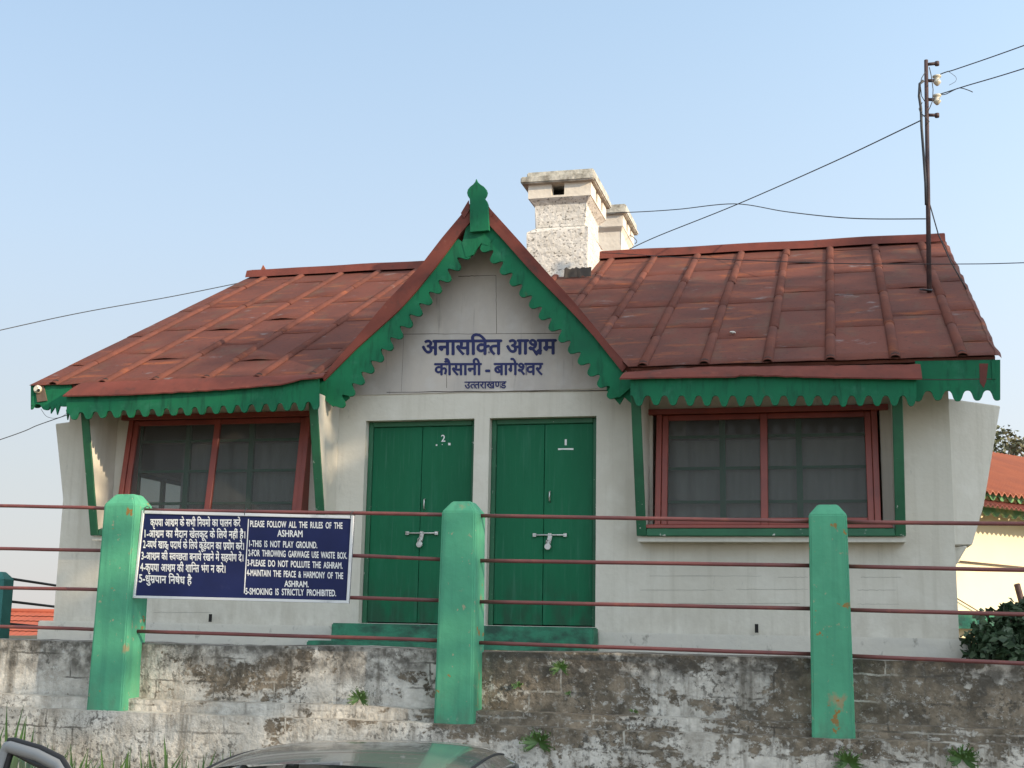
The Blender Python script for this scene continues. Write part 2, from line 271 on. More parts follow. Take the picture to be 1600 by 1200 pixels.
def wall_stain():
    "peeling lime, black algae, brown block courses, all by the wall's own marks"
    m = bpy.data.materials.new('stained_lime_masonry'); m.use_nodes = True
    nt = m.node_tree; N = nt.nodes; K = nt.links.new; b = N['Principled BSDF']; b.inputs['Roughness'].default_value = .93
    g = N.new('ShaderNodeNewGeometry').outputs['Position']
    def nz(sc, det, st=(1, 1, 1), loc=(0, 0, 0), rough=.6, dist=0.0):
        mp = N.new('ShaderNodeMapping'); mp.inputs['Scale'].default_value = st; mp.inputs['Location'].default_value = loc; K(g, mp.inputs[0])
        n = N.new('ShaderNodeTexNoise'); n.inputs['Scale'].default_value = sc; n.inputs['Detail'].default_value = det; n.inputs['Roughness'].default_value = rough; n.inputs['Distortion'].default_value = dist
        K(mp.outputs[0], n.inputs['Vector']); return n.outputs[0]
    def ramp(x, lo, hi, a=0, c=1):
        r = N.new('ShaderNodeMapRange'); r.inputs[1].default_value = lo; r.inputs[2].default_value = hi; r.inputs[3].default_value = a; r.inputs[4].default_value = c
        K(x, r.inputs[0]); return r.outputs[0]
    def op(o, a, c):
        q = N.new('ShaderNodeMath'); q.operation = o
        for i, v in enumerate((a, c)):
            if isinstance(v, (int, float)): q.inputs[i].default_value = v
            else: K(v, q.inputs[i])
        return q.outputs[0]
    def mix(f, A, B):
        x = N.new('ShaderNodeMix'); x.data_type = 'RGBA'; K(f, x.inputs[0])
        for i, v in ((6, A), (7, B)):
            if isinstance(v, tuple): x.inputs[i].default_value = (*v, 1)
            else: K(v, x.inputs[i])
        return x.outputs[2]
    sx = N.new('ShaderNodeSeparateXYZ'); K(g, sx.inputs[0]); X, Z = sx.outputs[0], sx.outputs[2]
    lime = mix(ramp(nz(4.5, 9, rough=.7), .38, .64), (.36, .335, .29), (.64, .61, .545))
    brown = mix(ramp(nz(7, 8, loc=(3, 1, 2)), .36, .66), (.085, .070, .050), (.27, .22, .16))
    # exposed masonry: more towards the right and the middle of the wall, less at its left end
    big = nz(1.15, 5, (1, 1, 1.8), (5, 2, 1), .65)
    xm = ramp(X, -5.2, -2.0, -.16, .05)
    ex = ramp(op('ADD', big, xm), .42, .56)
    patch = op('ADD', op('MULTIPLY', nz(5.0, 9, (1, 1, 1.25), (1, 4, 2), .72, .4), .62), op('MULTIPLY', nz(20, 7, (1, 1, 1.1), (5, 1, 2), .7), .38))
    low = ramp(Z, 1.22, 1.05, 0, .12)                       # the lower retaining course kept more lime
    e2 = ramp(op('SUBTRACT', op('ADD', patch, op('MULTIPLY', ex, .20)), op('ADD', low, .11)), .480, .515)
    c = mix(e2, lime, brown)
    # fine algae speckle
    sp = ramp(nz(30, 8, (1, 1, 1), (9, 9, 9), .72), .515, .57)
    spm = ramp(nz(3.2, 5, loc=(2, 8, 4)), .40, .60)
    c = mix(op('MULTIPLY', op('MULTIPLY', sp, spm), .8), c, (.055, .050, .040))
    # remaining lime flecks on the bare masonry
    fl = ramp(nz(24, 8, (1, 1, 1.2), (4, 3, 8), .75), .545, .585)
    c = mix(op('MULTIPLY', fl, ramp(nz(2.0, 4, loc=(7, 1, 1)), .40, .60, .15, .85)), c, (.50, .49, .45))
    # block joints, lime pointing that stands paler where the render has gone
    cb = N.new('ShaderNodeCombineXYZ'); K(X, cb.inputs[0]); K(Z, cb.inputs[1])
    wob = N.new('ShaderNodeVectorMath'); wob.operation = 'ADD'; K(cb.outputs[0], wob.inputs[0])
    wc = N.new('ShaderNodeCombineXYZ'); K(ramp(nz(4, 5), 0, 1, -.03, .03), wc.inputs[0]); K(ramp(nz(5, 5, loc=(4, 4, 4)), 0, 1, -.025, .025), wc.inputs[1]); K(wc.outputs[0], wob.inputs[1])
    bk = N.new('ShaderNodeTexBrick'); K(wob.outputs[0], bk.inputs['Vector']); bk.inputs['Scale'].default_value = 1.0
    bk.inputs['Brick Width'].default_value = .43; bk.inputs['Row Height'].default_value = .155; bk.inputs['Mortar Size'].default_value = .007; bk.inputs['Mortar Smooth'].default_value = .4
    jm = op('MULTIPLY', bk.outputs['Fac'], ramp(nz(3.4, 6, loc=(6, 2, 2)), .46, .60))
    c = mix(op('MULTIPLY', jm, op('ADD', op('MULTIPLY', e2, .75), .1)), c, (.50, .48, .42))
    dk = op('MULTIPLY', bk.outputs['Fac'], ramp(nz(2.7, 6, loc=(1, 9, 2)), .50, .62))
    c = mix(op('MULTIPLY', dk, .75), c, (.05, .044, .034))
    # rain streaks
    st = ramp(nz(5, 7, (2.2, 1, .12), (2, 6, 1), .65), .54, .68)
    c = mix(op('MULTIPLY', st, .7), c, (.12, .105, .08))
    # black weathering along the coping, with drips
    dr = nz(6, 6, (1, 1, .10), (1, 2, 3))
    cop = ramp(op('ADD', Z, op('MULTIPLY', dr, .42)), 1.62, 1.76, 0, .85)
    c = mix(op('MULTIPLY', cop, ramp(nz(10, 7, loc=(2, 2, 2)), .38, .56)), c, (.072, .064, .052))
    K(c, b.inputs['Base Color'])
    bp = N.new('ShaderNodeBump'); bp.inputs['Strength'].default_value = .7; bp.inputs['Distance'].default_value = .025
    K(op('ADD', op('MULTIPLY', e2, -.35), nz(22, 8)), bp.inputs['Height']); K(bp.outputs[0], b.inputs['Normal'])
    return m
M['masonry'] = wall_stain()

# ------------------------------------------------------------------ lettering
_cache = {}
def glyph(txt, off=0.0):
    off = 0
    key = (txt, off)
    if key in _cache: return _cache[key]
    c = bpy.data.curves.new('t', 'FONT'); c.body = txt; c.size = 1; c.resolution_u = 3; c.fill_mode = 'BOTH'
    o = bpy.data.objects.new('t', c); COL.objects.link(o)
    me = bpy.data.meshes.new_from_object(o.evaluated_get(bpy.context.evaluated_depsgraph_get()))
    v = [(p.co.x, p.co.y) for p in me.vertices]; f = [tuple(p.vertices) for p in me.polygons]
    bpy.data.objects.remove(o); bpy.data.curves.remove(c); bpy.data.meshes.remove(me)
    off = 0
    _cache[key] = (v, f); return v, f
def mx_(v): return max(p[0] for p in v) if v else 0
def adv(txt): return mx_(glyph(txt + 'णण')[0]) - mx_(glyph('णण')[0])
def stroke(pts, w):
    v, f = [], []
    for i, (x, y) in enumerate(pts):
        a = pts[max(i - 1, 0)]; b = pts[min(i + 1, len(pts) - 1)]
        dx, dy = b[0] - a[0], b[1] - a[1]; l = math.hypot(dx, dy) or 1
        v += [(x - dy / l * w / 2, y + dx / l * w / 2), (x + dy / l * w / 2, y - dx / l * w / 2)]
        if i: f.append((2 * i - 2, 2 * i - 1, 2 * i + 1, 2 * i))
    return v, f
def clip2(v, f, xc):
    bm = bmesh.new(); vs = [bm.verts.new((x, y, 0)) for x, y in v]
    for q in f:
        try: bm.faces.new([vs[i] for i in q])
        except ValueError: pass
    bmesh.ops.bisect_plane(bm, geom=bm.verts[:] + bm.edges[:] + bm.faces[:], plane_co=(xc, 0, 0), plane_no=(1, 0, 0), clear_outer=True)
    bm.verts.index_update()
    r = [(p.co.x, p.co.y) for p in bm.verts], [tuple(p.index for p in q.verts) for q in bm.faces]
    bm.free(); return r
HEAD = None
def hindi(tokens, off=.014, gap=.22):
    V, Fc = [], []; x = 0
    def put(v, f, dx, sc=1, dy=0):
        n = len(V); V.extend((a * sc + dx, b * sc + dy) for a, b in v); Fc.extend(tuple(i + n for i in q) for q in f)
    for t in tokens.split():
        if t == '_': x += gap; continue
        if t[0] == '~':
            ch = t[1:]; a = adv(ch); xc = a * .80 if ch == 'क' else a - .155
            v, f = glyph(ch, off); put(*clip2(v, f, xc), x); x += xc - .012; continue
        if t[0] == '&':
            ch = t[1:]; v, f = glyph(ch, off); put(v, f, x - .20, .8, -.14); x += adv(ch) * .8 - .2; continue
        ch = t.rstrip('/^'); a = adv(ch)
        v, f = glyph(ch, off); put(v, f, x)
        if t.endswith('/'): put(*stroke([(a - .10, .20), (a - .34, .0)], .075 + off * 2), x)
        if t.endswith('^'): put(*stroke([(a - .10, .60), (a - .15, .72), (a - .10, .82), (a, .84)], .07), x)
        x += a
    return V, Fc
def head_top(off=.014): return max(p[1] for p in glyph('म', off)[0])
def write(mb, vf, px0, px1, h_px, yfun, htop, bold=.02):
    "fit the lettering to a line from px0 to px1 (baseline), letter height h_px, on the surface yfun(v)"
    V, Fc = vf
    x0 = min(p[0] for p in V); x1 = max(p[0] for p in V)
    # brush weight: the same strokes laid again a hair to each side
    for n_, (bx, by) in enumerate(((0, 0), (bold, 0), (-bold, 0), (0, bold * .8), (0, -bold * .8))):
        vs = []
        for x, y in V:
            s = (x + bx - x0) / (x1 - x0); u = px0[0] + (px1[0] - px0[0]) * s
            v = px0[1] + (px1[1] - px0[1]) * s - h_px * (y + by) / htop
            vs.append(mb.bm.verts.new(P(u, v, yfun(v) - .0004 * n_)))
        for q in Fc:
            try: mb.bm.faces.new([vs[i] for i in q])
            except ValueError: pass
    bmesh.ops.recalc_face_normals(mb.bm, faces=mb.bm.faces[:])
def latin(txt, off=.028): return glyph(txt, off)

# ------------------------------------------------------------------ ground
def ground():
    m = MB(); m.grid(lambda a, b: Vector((-2500 + 5000 * a, -2500 + 5000 * b, -.02)), 8, 8); m.build('ground', M['soil'], kind='structure')
    m = MB(); m.grid(lambda a, b: Vector((-40 + 80 * a, -6 + 12.4 * b, 0)), 10, 4); m.build('road', M['road'], kind='structure')
    m = MB(); m.grid(lambda a, b: Vector((-40 + 80 * a, 6.4 + 1.5 * b, .004 + .45 * b + .05 * mnoise.noise(Vector((a * 60, b * 3, 0))))), 120, 6); m.build('verge', M['soil'], kind='structure')
    m = MB(); m.grid(lambda a, b: Vector((-13 + 30 * a, 8.42 + 16 * b, 1.50 + .03 * mnoise.noise(Vector((a * 20, b * 10, 0))))), 40, 30); m.build('yard', M['soil'], kind='structure')
ground()

# ================================================================== the bungalow
W = 12.5
EY, EZ, RY, RZ = 11.9, 4.21, 17.0, 6.78
SL = (RZ - EZ) / (RY - EY)
def roofz(y): return EZ + SL * (y - EY)
WL = P(97, 800, W).x; WR = P(1490, 800, W).x
XL = P(45, 603, EY).x; XR = P(1560, 567, EY).x
house = thing('bungalow', ((WL + WR) / 2, 17, 1.5), 'white single storey bungalow with red sheet metal roof, green doors and scalloped green eaves', 'house')

def wall_grid(m, xs, zs, hole, y0, y1):
    "slab y0..y1 on a grid, cells for which hole(x, z) left open"
    xs, zs = sorted(set(xs)), sorted(set(zs))
    nx, nz = len(xs) - 1, len(zs) - 1
    solid = lambda i, j: 0 <= i < nx and 0 <= j < nz and not hole((xs[i] + xs[i + 1]) / 2, (zs[j] + zs[j + 1]) / 2)
    for i in range(nx):
        for j in range(nz):
            if not solid(i, j): continue
            a, b, c, d = xs[i], xs[i + 1], zs[j], zs[j + 1]
            m.face([(a, y0, c), (b, y0, c), (b, y0, d), (a, y0, d)]); m.face([(b, y1, c), (a, y1, c), (a, y1, d), (b, y1, d)])
            if not solid(i - 1, j): m.face([(a, y1, c), (a, y0, c), (a, y0, d), (a, y1, d)])
            if not solid(i + 1, j): m.face([(b, y0, c), (b, y1, c), (b, y1, d), (b, y0, d)])
            if not solid(i, j - 1): m.face([(a, y1, c), (b, y1, c), (b, y0, c), (a, y0, c)])
            if not solid(i, j + 1): m.face([(a, y0, d), (b, y0, d), (b, y1, d), (a, y1, d)])
    bmesh.ops.remove_doubles(m.bm, verts=m.bm.verts[:], dist=1e-4)

def rect(u0, v0, u1, v1, y):
    a = P(u0, v0, y); b = P(u1, v1, y); return a.x, b.z, b.x, a.z        # x0, z0, x1, z1
D2 = rect(572, 656, 734, 974, W); D1 = rect(765, 655, 930, 980, W)
fz0 = min(D1[1], D2[1]); ftop = (D1[3] + D2[3]) / 2
D2 = (D2[0], fz0, D2[2], ftop); D1 = (D1[0], fz0, D1[2], ftop)
def bayrect(ul, ur, vt, vb):
    a = P(ul, vt, W); b = P(ur, vb, W - .1); return a.x, b.z, b.x, a.z
BR = (P(1020, 700, W).x, P(1200, 826, W - .15).z, P(1376, 700, W).x, P(1200, 637, W).z)
BL = (P(200, 700, W).x, BR[1], P(480, 700, W).x, P(330, 647, W).z)
holes = [D1, D2, BR, BL]
inh = lambda x, z: any(h[0] < x < h[2] and h[1] < z < h[3] for h in holes)
m = MB()
ztop = roofz(W) - .06
wall_grid(m, [WL, WR] + [h[k] for h in holes for k in (0, 2)], [1.5, ztop] + [h[k] for h in holes for k in (1, 3)], inh, W, W + .3)
# end walls, each a pentagon slab; the left one has a window
def pent(x0, x1, y0, y1): return [(y0, 1.5), (y1, 1.5), (y1, roofz(2 * RY - y1) - .06), (RY, RZ - .06), (y0, roofz(y0) - .06)]
bw = 2 * RY - W
m.hexa([Vector((WR, y, z)) for y, z in pent(0, 0, W + .302, bw - .302)], [Vector((WR - .3, y, z)) for y, z in pent(0, 0, W + .302, bw - .302)])
SW = (13.5, 2.70, 15.3, 3.50)                                # side window of the left room (y0, z0, y1, z1)
def endslab(poly): m.hexa([Vector((WL, y, z)) for y, z in poly], [Vector((WL + .3, y, z)) for y, z in poly])
y0 = W + .302
endslab([(y0, 1.5), (SW[0], 1.5), (SW[0], roofz(SW[0]) - .06), (y0, roofz(y0) - .06)])
endslab([(SW[0], 1.5), (SW[2], 1.5), (SW[2], SW[1]), (SW[0], SW[1])])
endslab([(SW[0], SW[3]), (SW[2], SW[3]), (SW[2], roofz(SW[2]) - .06), (SW[0], roofz(SW[0]) - .06)])
endslab([(SW[2], 1.5), (bw - .302, 1.5), (bw - .302, roofz(W + .302) - .06), (RY, RZ - .06), (SW[2], roofz(SW[2]) - .06)])
m.box((WL, bw - .3, 1.5), (WR, bw, roofz(W) - .06))
m.build('wall', M['white'], house, rec=False)
m = MB(); m.box((WL + .3, W + .3, 1.6), (WR - .3, bw - .3, 1.68))
m.box((-4.4, W + .32, 1.68), (-4.2, 17.2, 4.5)); m.box((-1.7, W + .32, 1.68), (-1.5, 17.2, 4.5))
m.box((WL + .3, 17.2, 1.68), (WR - .3, 17.4, 5.2)); m.build('inner_wall', M['room'], house)

# plinth round the foot of the wall, broken by the step
pz = P(300, 974, W).z
SX0, SX1 = P(519, 980, W - .2).x, P(930, 985, W - .2).x
m = MB()
m.box((P(65, 975, W).x, W - .075, 1.40), (SX0 - .002, W - .002, pz)); m.box((SX1 + .002, W - .075, 1.40), (P(1516, 1000, W).x, W - .002, pz - .01))
m.box((SX0 - .002, W - .05, 1.40), (SX1 + .002, W - .004, fz0 - .012))
m.bevel(.012); m.build('plinth', M['white_low'], house)
m = MB()
m.box((SX0 + .03, W - .30, 1.56), (SX1, W - .052, fz0 - .004)); m.box((SX0 - .12, W - .55, 1.42), (SX1 + .0, W - .302, fz0 - .175))
m.bevel(.012); m.build('step', M['step'], house)
m = MB()
for u, v in ((334, 965), (1183, 981)):
    p = P(u, v, W); m = MB(); m.box((p.x - .016, W - .081, p.z - .045), (p.x + .016, W - .07, p.z + .035)); m.build('weep_hole', M['dark'], house)
# flared cheeks at both ends of the wall
m = MB()
pl = [(1478, 622, .05), (1563, 634, .45), (1537, 790, .33), (1519, 852, .25), (1478, 852, .05)]
m.prism([P(u, v, W + e) for u, v, e in pl], (0, .4, 0)); m.bevel(.01, 1); m.build('wall_flare', M['white'], house)
m = MB(); pl = [(1478, 853), (1512, 853), (1490, 890), (1478, 890)]
m.prism([P(u, v, W + .20) for u, v in pl], (0, .3, 0)); m.bevel(.01, 1); m.build('wall_flare', M['white'], house); m = MB()
pl = [(86, 662), (140, 655), (140, 800), (99, 796), (97, 770), (92, 720)]
m.prism([P(u, v, W + .05) for u, v in pl], (0, .45, 0))
m.bevel(.01, 1); m.build('wall_flare', M['white'], house)

m = None
rc_ = random.Random(8)
for u0, u1, v in ((1015, 1190, 900), (1215, 1262, 902), (1345, 1408, 902), (1000, 1130, 922), (1150, 1262, 921), (1340, 1400, 922), (1060, 1250, 943), (1340, 1405, 944), (240, 330, 957), (950, 1010, 996)):
    m = MB(); n = 16; T = [P(u0 + (u1 - u0) * i / n, v + 1.2 * mnoise.noise(Vector((i * .7, u0, v))), W - .0015) for i in range(n + 1)]
    m.strip([p + Vector((0, 0, .0028 * abs(mnoise.noise(p * 5)) + .0008)) for p in T], [p - Vector((0, 0, .0012)) for p in T], .001)
    m.build('hairline_crack', M['hair'], house)
# ---- gable
GY = 12.12
ap = P(745, 316, GY); gl = P(505, 592, GY); gr = P(991, 582, GY)
AX, AZ = ap.x, ap.z
ML = (AZ - gl.z) / (AX - gl.x); MR = (AZ - gr.z) / (gr.x - AX)
def gabz(x): return AZ - (ML * (AX - x) if x < AX else MR * (x - AX))
gz0 = P(770, 612, W).z
m = MB()
xl = AX - (AZ - .10 - gz0) / ML; xr = AX + (AZ - .10 - gz0) / MR
m.prism([(xl, W - .012, gz0), (xr, W - .012, gz0), (AX, W - .012, AZ - .10)], (0, .10, 0))
gp = m.build('gable_panel', M['gable'], house)
m = MB()                                                     # joints of the boards
for a, b, wd in (((604, 613), (962, 610), .007), ((628, 522), (874, 521), .005), ((716, 432), (775, 430), .005), ((775, 430), (776, 521), .005), ((697, 560), (698, 606), .004), ((631, 522), (627, 612), .003)):
    p, q = P(*a, W - .0125), P(*b, W - .0125); n = 14; d = (q - p); s = Vector((-d.z, 0, d.x)).normalized() * wd
    pts = [p + d * (i / n) + s * mnoise.noise(Vector((i * .9, a[0], 0))) * .9 for i in range(n + 1)]
    m.strip([c + s * .5 * (.5 + abs(mnoise.noise(c * 3)) * 2) for c in pts], [c - s * .5 for c in pts], .003)
m.build('joint', M['crack'], gp)
m = MB()
yl = lambda v: W - .0155
ht = head_top(.030)
write(m, hindi('अ ना स ि ~क त _ आ श/ म', .030), (660, 554.5), (869, 553), 22.5, yl, ht, .034)
write(m, hindi('कौ सा नी _ - _ बा गे ~श व र', .026), (679, 586), (848, 585.5), 18, yl, ht, .034)
write(m, hindi('उ ~त त रा ख ~ण ड', .018), (726, 607), (791, 606.5), 10.5, yl, ht, .03)
m.build('lettering', M['navyink'], gp)

# gable roof, two slopes running back into the main roof
def yval(z): return EY + (z - EZ) / SL
m = MB()
for sx, g, mm in ((-1, gl, ML), (1, gr, MR)):
    top = [Vector((AX, GY, AZ)), Vector((g.x, GY, g.z)), Vector((g.x, max(yval(g.z) + .1, GY + .2), g.z)), Vector((AX, yval(AZ) + .1, AZ))]
    m.prism(top, (0, 0, -.035))
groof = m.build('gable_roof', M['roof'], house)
def offl(px, d): return px
def band(m, A, B, y, th, n=24, wob=.0):
    "band between two pixel polylines of equal length"
    m.strip([P(*a, y) for a in A], [P(*b, y) for b in B], th)
def dense(pl, n):
    L = [0]
    for a, b in zip(pl, pl[1:]): L.append(L[-1] + math.hypot(b[0] - a[0], b[1] - a[1]))
    out = []
    for i in range(n + 1):
        s = L[-1] * i / n; k = 0
        while k < len(L) - 2 and L[k + 1] < s: k += 1
        t = (s - L[k]) / ((L[k + 1] - L[k]) or 1)
        out.append((pl[k][0] + (pl[k + 1][0] - pl[k][0]) * t, pl[k][1] + (pl[k + 1][1] - pl[k][1]) * t))
    return out
m = MB()                                                     # red rake trims
LO = [(733, 318), (721, 335), (690, 372), (657, 415), (603, 472), (549, 536), (527, 560), (504, 588)]
LI = [(744, 336), (722, 361), (676, 423), (650, 455), (622, 486), (557, 544), (538, 563), (506, 595)]
RO = [(757, 316), (775, 336), (812, 377), (850, 420), (900, 475), (950, 536), (975, 564), (993, 581)]
RI = [(747, 333), (766, 353), (790, 379), (826, 420), (872, 466), (903, 498), (929, 527), (972, 581)]
band(m, dense(LO, 30), dense(LI, 30), GY - .045, .05)
band(m, dense(RO, 30), [(a[0] - 5.5, a[1] + 6.5) for a in dense(RO, 30)], GY - .03, .04)
band(m, [(a[0] + 6.5, a[1] - 7.5) for a in dense(RI, 30)], dense(RI, 30), GY - .06, .045)
for u, s in ((733, -1), (757, 1)):                           # folded caps at the apex
    m.prism([P(u + s * 1, 313, GY - .06), P(u + s * 13, 333, GY - .06), P(u + s * 8, 341, GY - .06), P(u - s * 1, 327, GY - .06)], (0, .015, 0))
m.build('rake_trim', M['trim'], groof)

def tooth(t, k=2.0): return .5 - .5 * math.tanh(k * math.cos(6.2832 * t)) / math.tanh(k)
def lobes(n, per, sharp=1.0):
    out = []
    for i in range(n + 1):
        c = .5 - .5 * math.cos(6.2832 * i / per); out.append(c ** sharp)
    return out
def barge(outer, tipA, tipB, teeth, amp, nrm, name, ph=0):
    m = MB(); n = teeth * 10
    O = dense(outer, n); T = dense([tipA, tipB], n)
    B = []; OD = dense(outer, 600)
    e0, e1 = OD[0], OD[-1]; k0, k1 = OD[6], OD[-7]
    OD = [(e0[0] + (e0[0] - k0[0]) * q / 6, e0[1] + (e0[1] - k0[1]) * q / 6) for q in range(120, 0, -1)] + OD + [(e1[0] + (e1[0] - k1[0]) * q / 6, e1[1] + (e1[1] - k1[1]) * q / 6) for q in range(1, 121)]
    O = [min(OD, key=lambda o: abs((o[0] - t_[0]) * nrm[1] - (o[1] - t_[1]) * nrm[0])) for t_ in T]
    for i in range(n + 1):
        t = (i / 10 + ph) % 1
        k = tooth(t, 1.2)
        jig = 1 + .12 * mnoise.noise(Vector((i // 10 * 1.7, teeth, 0)))
        sk = math.sin(6.2832 * t) * -1.2
        tx, ty = (tipB[0] - tipA[0]), (tipB[1] - tipA[1]); l = math.hypot(tx, ty)
        B.append((T[i][0] - nrm[0] * amp * (1 - k) * jig + tx / l * sk, T[i][1] - nrm[1] * amp * (1 - k) * jig + ty / l * sk))
    m.strip([P(*o, GY - .02) for o in O], [P(*b, GY - .02) for b in B], .028)
    return m.build(name, M['fascia'], house)
barge([(746, 334), (722, 361), (676, 423), (622, 486), (557, 544), (538, 563), (502, 597)], (741, 394), (530, 644), 14, 14, (.76, .65), 'bargeboard', .0)
barge([(746, 332), (766, 353), (790, 379), (826, 420), (903, 498), (929, 527), (978, 584)], (744, 383), (957, 630), 14, 14, (-.76, .65), 'bargeboard', .0)
fin = [(743.9, 279), (746.2, 284), (750.5, 288), (756, 291.5), (759.8, 296), (761.3, 300.5), (760.2, 305), (757.2, 310), (760.5, 314), (762.5, 319), (764.5, 360), (734, 362.5), (734, 318), (733.8, 310.5), (730.8, 306), (729.6, 301), (730.8, 296), (734.4, 291.5), (739, 288), (742.4, 284)]
m = MB(); m.prism([P(u, v, GY - .085) for u, v in fin], (0, .035, 0)); m.bevel(.004, 1); m.build('finial', M['fascia'], house)
m = MB(); m.prism([P(u, v, GY - .024) for u, v in ((729, 352), (770, 350), (772, 372), (762, 384), (752, 380), (746, 387), (739, 398), (728, 402), (722, 380))], (0, .03, 0)); m.build('bargeboard', M['fascia'], house)
m = MB()                                                     # short return boards where gable meets the eaves
m.strip([P(u, v, GY + .03) for u, v in ((497, 590), (512, 592), (530, 590), (545, 585))], [P(u, v, GY + .03) for u, v in ((499, 622), (512, 625), (528, 634), (545, 622))], .03)
m.build('bargeboard', M['fascia'], house); m = MB()
m.strip([P(u, v, GY + .03) for u, v in ((948, 570), (968, 580), (978, 586), (990, 590))], [P(u, v, GY + .03) for u, v in ((948, 610), (968, 632), (975, 620), (990, 634))], .03)
m.build('bargeboard', M['fascia'], house)

# ---- main roof
rx_b = [P(84, 595, EY).x, P(161, 592, EY).x, P(242, 590, EY).x, P(320, 587, EY).x, P(402, 585, EY).x, P(487, 582, EY).x]
rx_r = [P(1003, 573, EY).x, P(1100, 569, EY).x, P(1200, 566, EY).x, P(1297, 565, EY).x, P(1399, 562, EY).x, P(1504, 558, EY).x]
x = rx_r[0]; mid = []
while x - .58 > rx_b[-1] + .3:
    x -= .578; mid.append(x)
rolls = sorted(rx_b + mid + rx_r)
cuts = [XL] + rolls + [XR]
LEN = math.hypot(RY - EY, RZ - EZ)
ud = Vector((0, RY - EY, RZ - EZ)) / LEN; un = Vector((0, -ud.z, ud.y))
def rp(x, s, h=0.0): return Vector((x, EY, EZ)) + ud * s + un * h
nL = Vector((-ML, 0, 1)).normalized(); nR = Vector((MR, 0, 1)).normalized()
def clip_gable(m, x):
    if gl.x - .6 < x < gr.x + .6:
        n = nL if x < AX else nR
        m.clip((AX, 0, AZ - .01), -n)
rnd = random.Random(3)
roof_parts = []
allm = MB()
for x0, x1 in zip(cuts, cuts[1:]):
    lapoff = rnd.uniform(0, 1.25)
    laps = [0.0] + [a for a in (lapoff + .5, lapoff + 1.85 + rnd.uniform(-.45, .3), lapoff + 3.15 + rnd.uniform(-.3, .5), lapoff + 4.6) if a < LEN - .25] + [LEN]
    mm = MB(); nx = 10; xm = (x0 + x1) / 2
    for a, b in zip(laps, laps[1:]):
        wr = rnd.uniform(.0, .004) if rnd.random() < .78 else rnd.uniform(.006, .022)
        pw = rnd.uniform(.3, .7); sd_ = rnd.random() * 50
        if a == 0: wr *= .4
        def fn(i, j, top, a=a, b=b, wr=wr, pw=pw, sd_=sd_):
            t = i / nx; s = a - (.03 if a else 0.02 * mnoise.noise(Vector((x0 + t * 2, 5, 0)))) + (b - a + (.03 if a else 0)) * j / 5
            lift = (.003 + wr * math.exp(-((t - pw) / .25) ** 2)) * (1 - j / 5) ** 2 + .004 * mnoise.noise(Vector((x0 + t * 1.5 + sd_, s * 1.2, 3)))
            return rp(x0 + (x1 - x0) * t, s, lift + (.0 if top else -.004))
        V = [[mm.bm.verts.new(fn(i, j, True)) for j in range(6)] for i in range(nx + 1)]
        for i in range(nx):
            for j in range(5):
                f = mm.bm.faces.new([V[i][j], V[i + 1][j], V[i + 1][j + 1], V[i][j + 1]]); f.smooth = True
        Vb = [mm.bm.verts.new(fn(i, 0, False)) for i in range(nx + 1)]
        for i in range(nx): mm.bm.faces.new([Vb[i], Vb[i + 1], V[i + 1][0], V[i][0]])
    clip_gable(mm, xm)
    me = bpy.data.meshes.new('tmp'); mm.bm.to_mesh(me); mm.bm.free(); allm.bm.from_mesh(me); bpy.data.meshes.remove(me)
# deck under the sheets
for side in (0, 1):
    d = MB()
    xa, xb = (XL + .02, AX) if side == 0 else (AX, XR - .02)
    d.hexa([rp(xa, .03, -.02), rp(xb, .03, -.02), rp(xb, LEN, -.02), rp(xa, LEN, -.02)], [rp(xa, .03, -.05), rp(xb, .03, -.05), rp(xb, LEN, -.05), rp(xa, LEN, -.05)])
    d.clip((AX, 0, AZ - .01), -(nL if side == 0 else nR))
    me = bpy.data.meshes.new('tmp'); d.bm.to_mesh(me); d.bm.free(); allm.bm.from_mesh(me); bpy.data.meshes.remove(me)
# back slope
allm.hexa([(XL, RY, RZ), (XR, RY, RZ), (XR, 2 * RY - EY, EZ), (XL, 2 * RY - EY, EZ)], [(XL, RY, RZ - .05), (XR, RY, RZ - .05), (XR, 2 * RY - EY, EZ - .05), (XL, 2 * RY - EY, EZ - .05)])
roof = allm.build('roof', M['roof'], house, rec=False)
# ridge capping with an upright flange
m = MB()
n = 40; rc = [XL + (XR - XL) * i / n for i in range(n + 1)]
wv = [.012 * mnoise.noise(Vector((q * 1.3, 0, 0))) for q in rc]
m.strip([Vector((q, RY - .16, RZ + .045 + z)) for q, z in zip(rc, wv)], [Vector((q, RY - .20, RZ - .065 + z)) for q, z in zip(rc, wv)], .008)
for k in range(n):
    m.face([Vector((rc[k], RY - .16, RZ + .046 + wv[k])), Vector((rc[k + 1], RY - .16, RZ + .046 + wv[k + 1])), Vector((rc[k + 1], RY, RZ + .10 + wv[k + 1])), Vector((rc[k], RY, RZ + .10 + wv[k]))])
    m.face([Vector((rc[k], RY, RZ + .10 + wv[k])), Vector((rc[k + 1], RY, RZ + .10 + wv[k + 1])), Vector((rc[k + 1], RY + .2, RZ + .0)), Vector((rc[k], RY + .2, RZ + .0))])
m.build('ridge_cap', M['trim'], roof)
p = P(408, 430, RY)
m = MB(); m.prism([P(406, 431, RY - .1), P(415, 431, RY - .1), P(414.5, 420, RY - .1), P(411, 414, RY - .1), P(408, 420, RY - .1)], (0, .02, 0)); m.build('ridge_end', M['orange_roof'], roof)
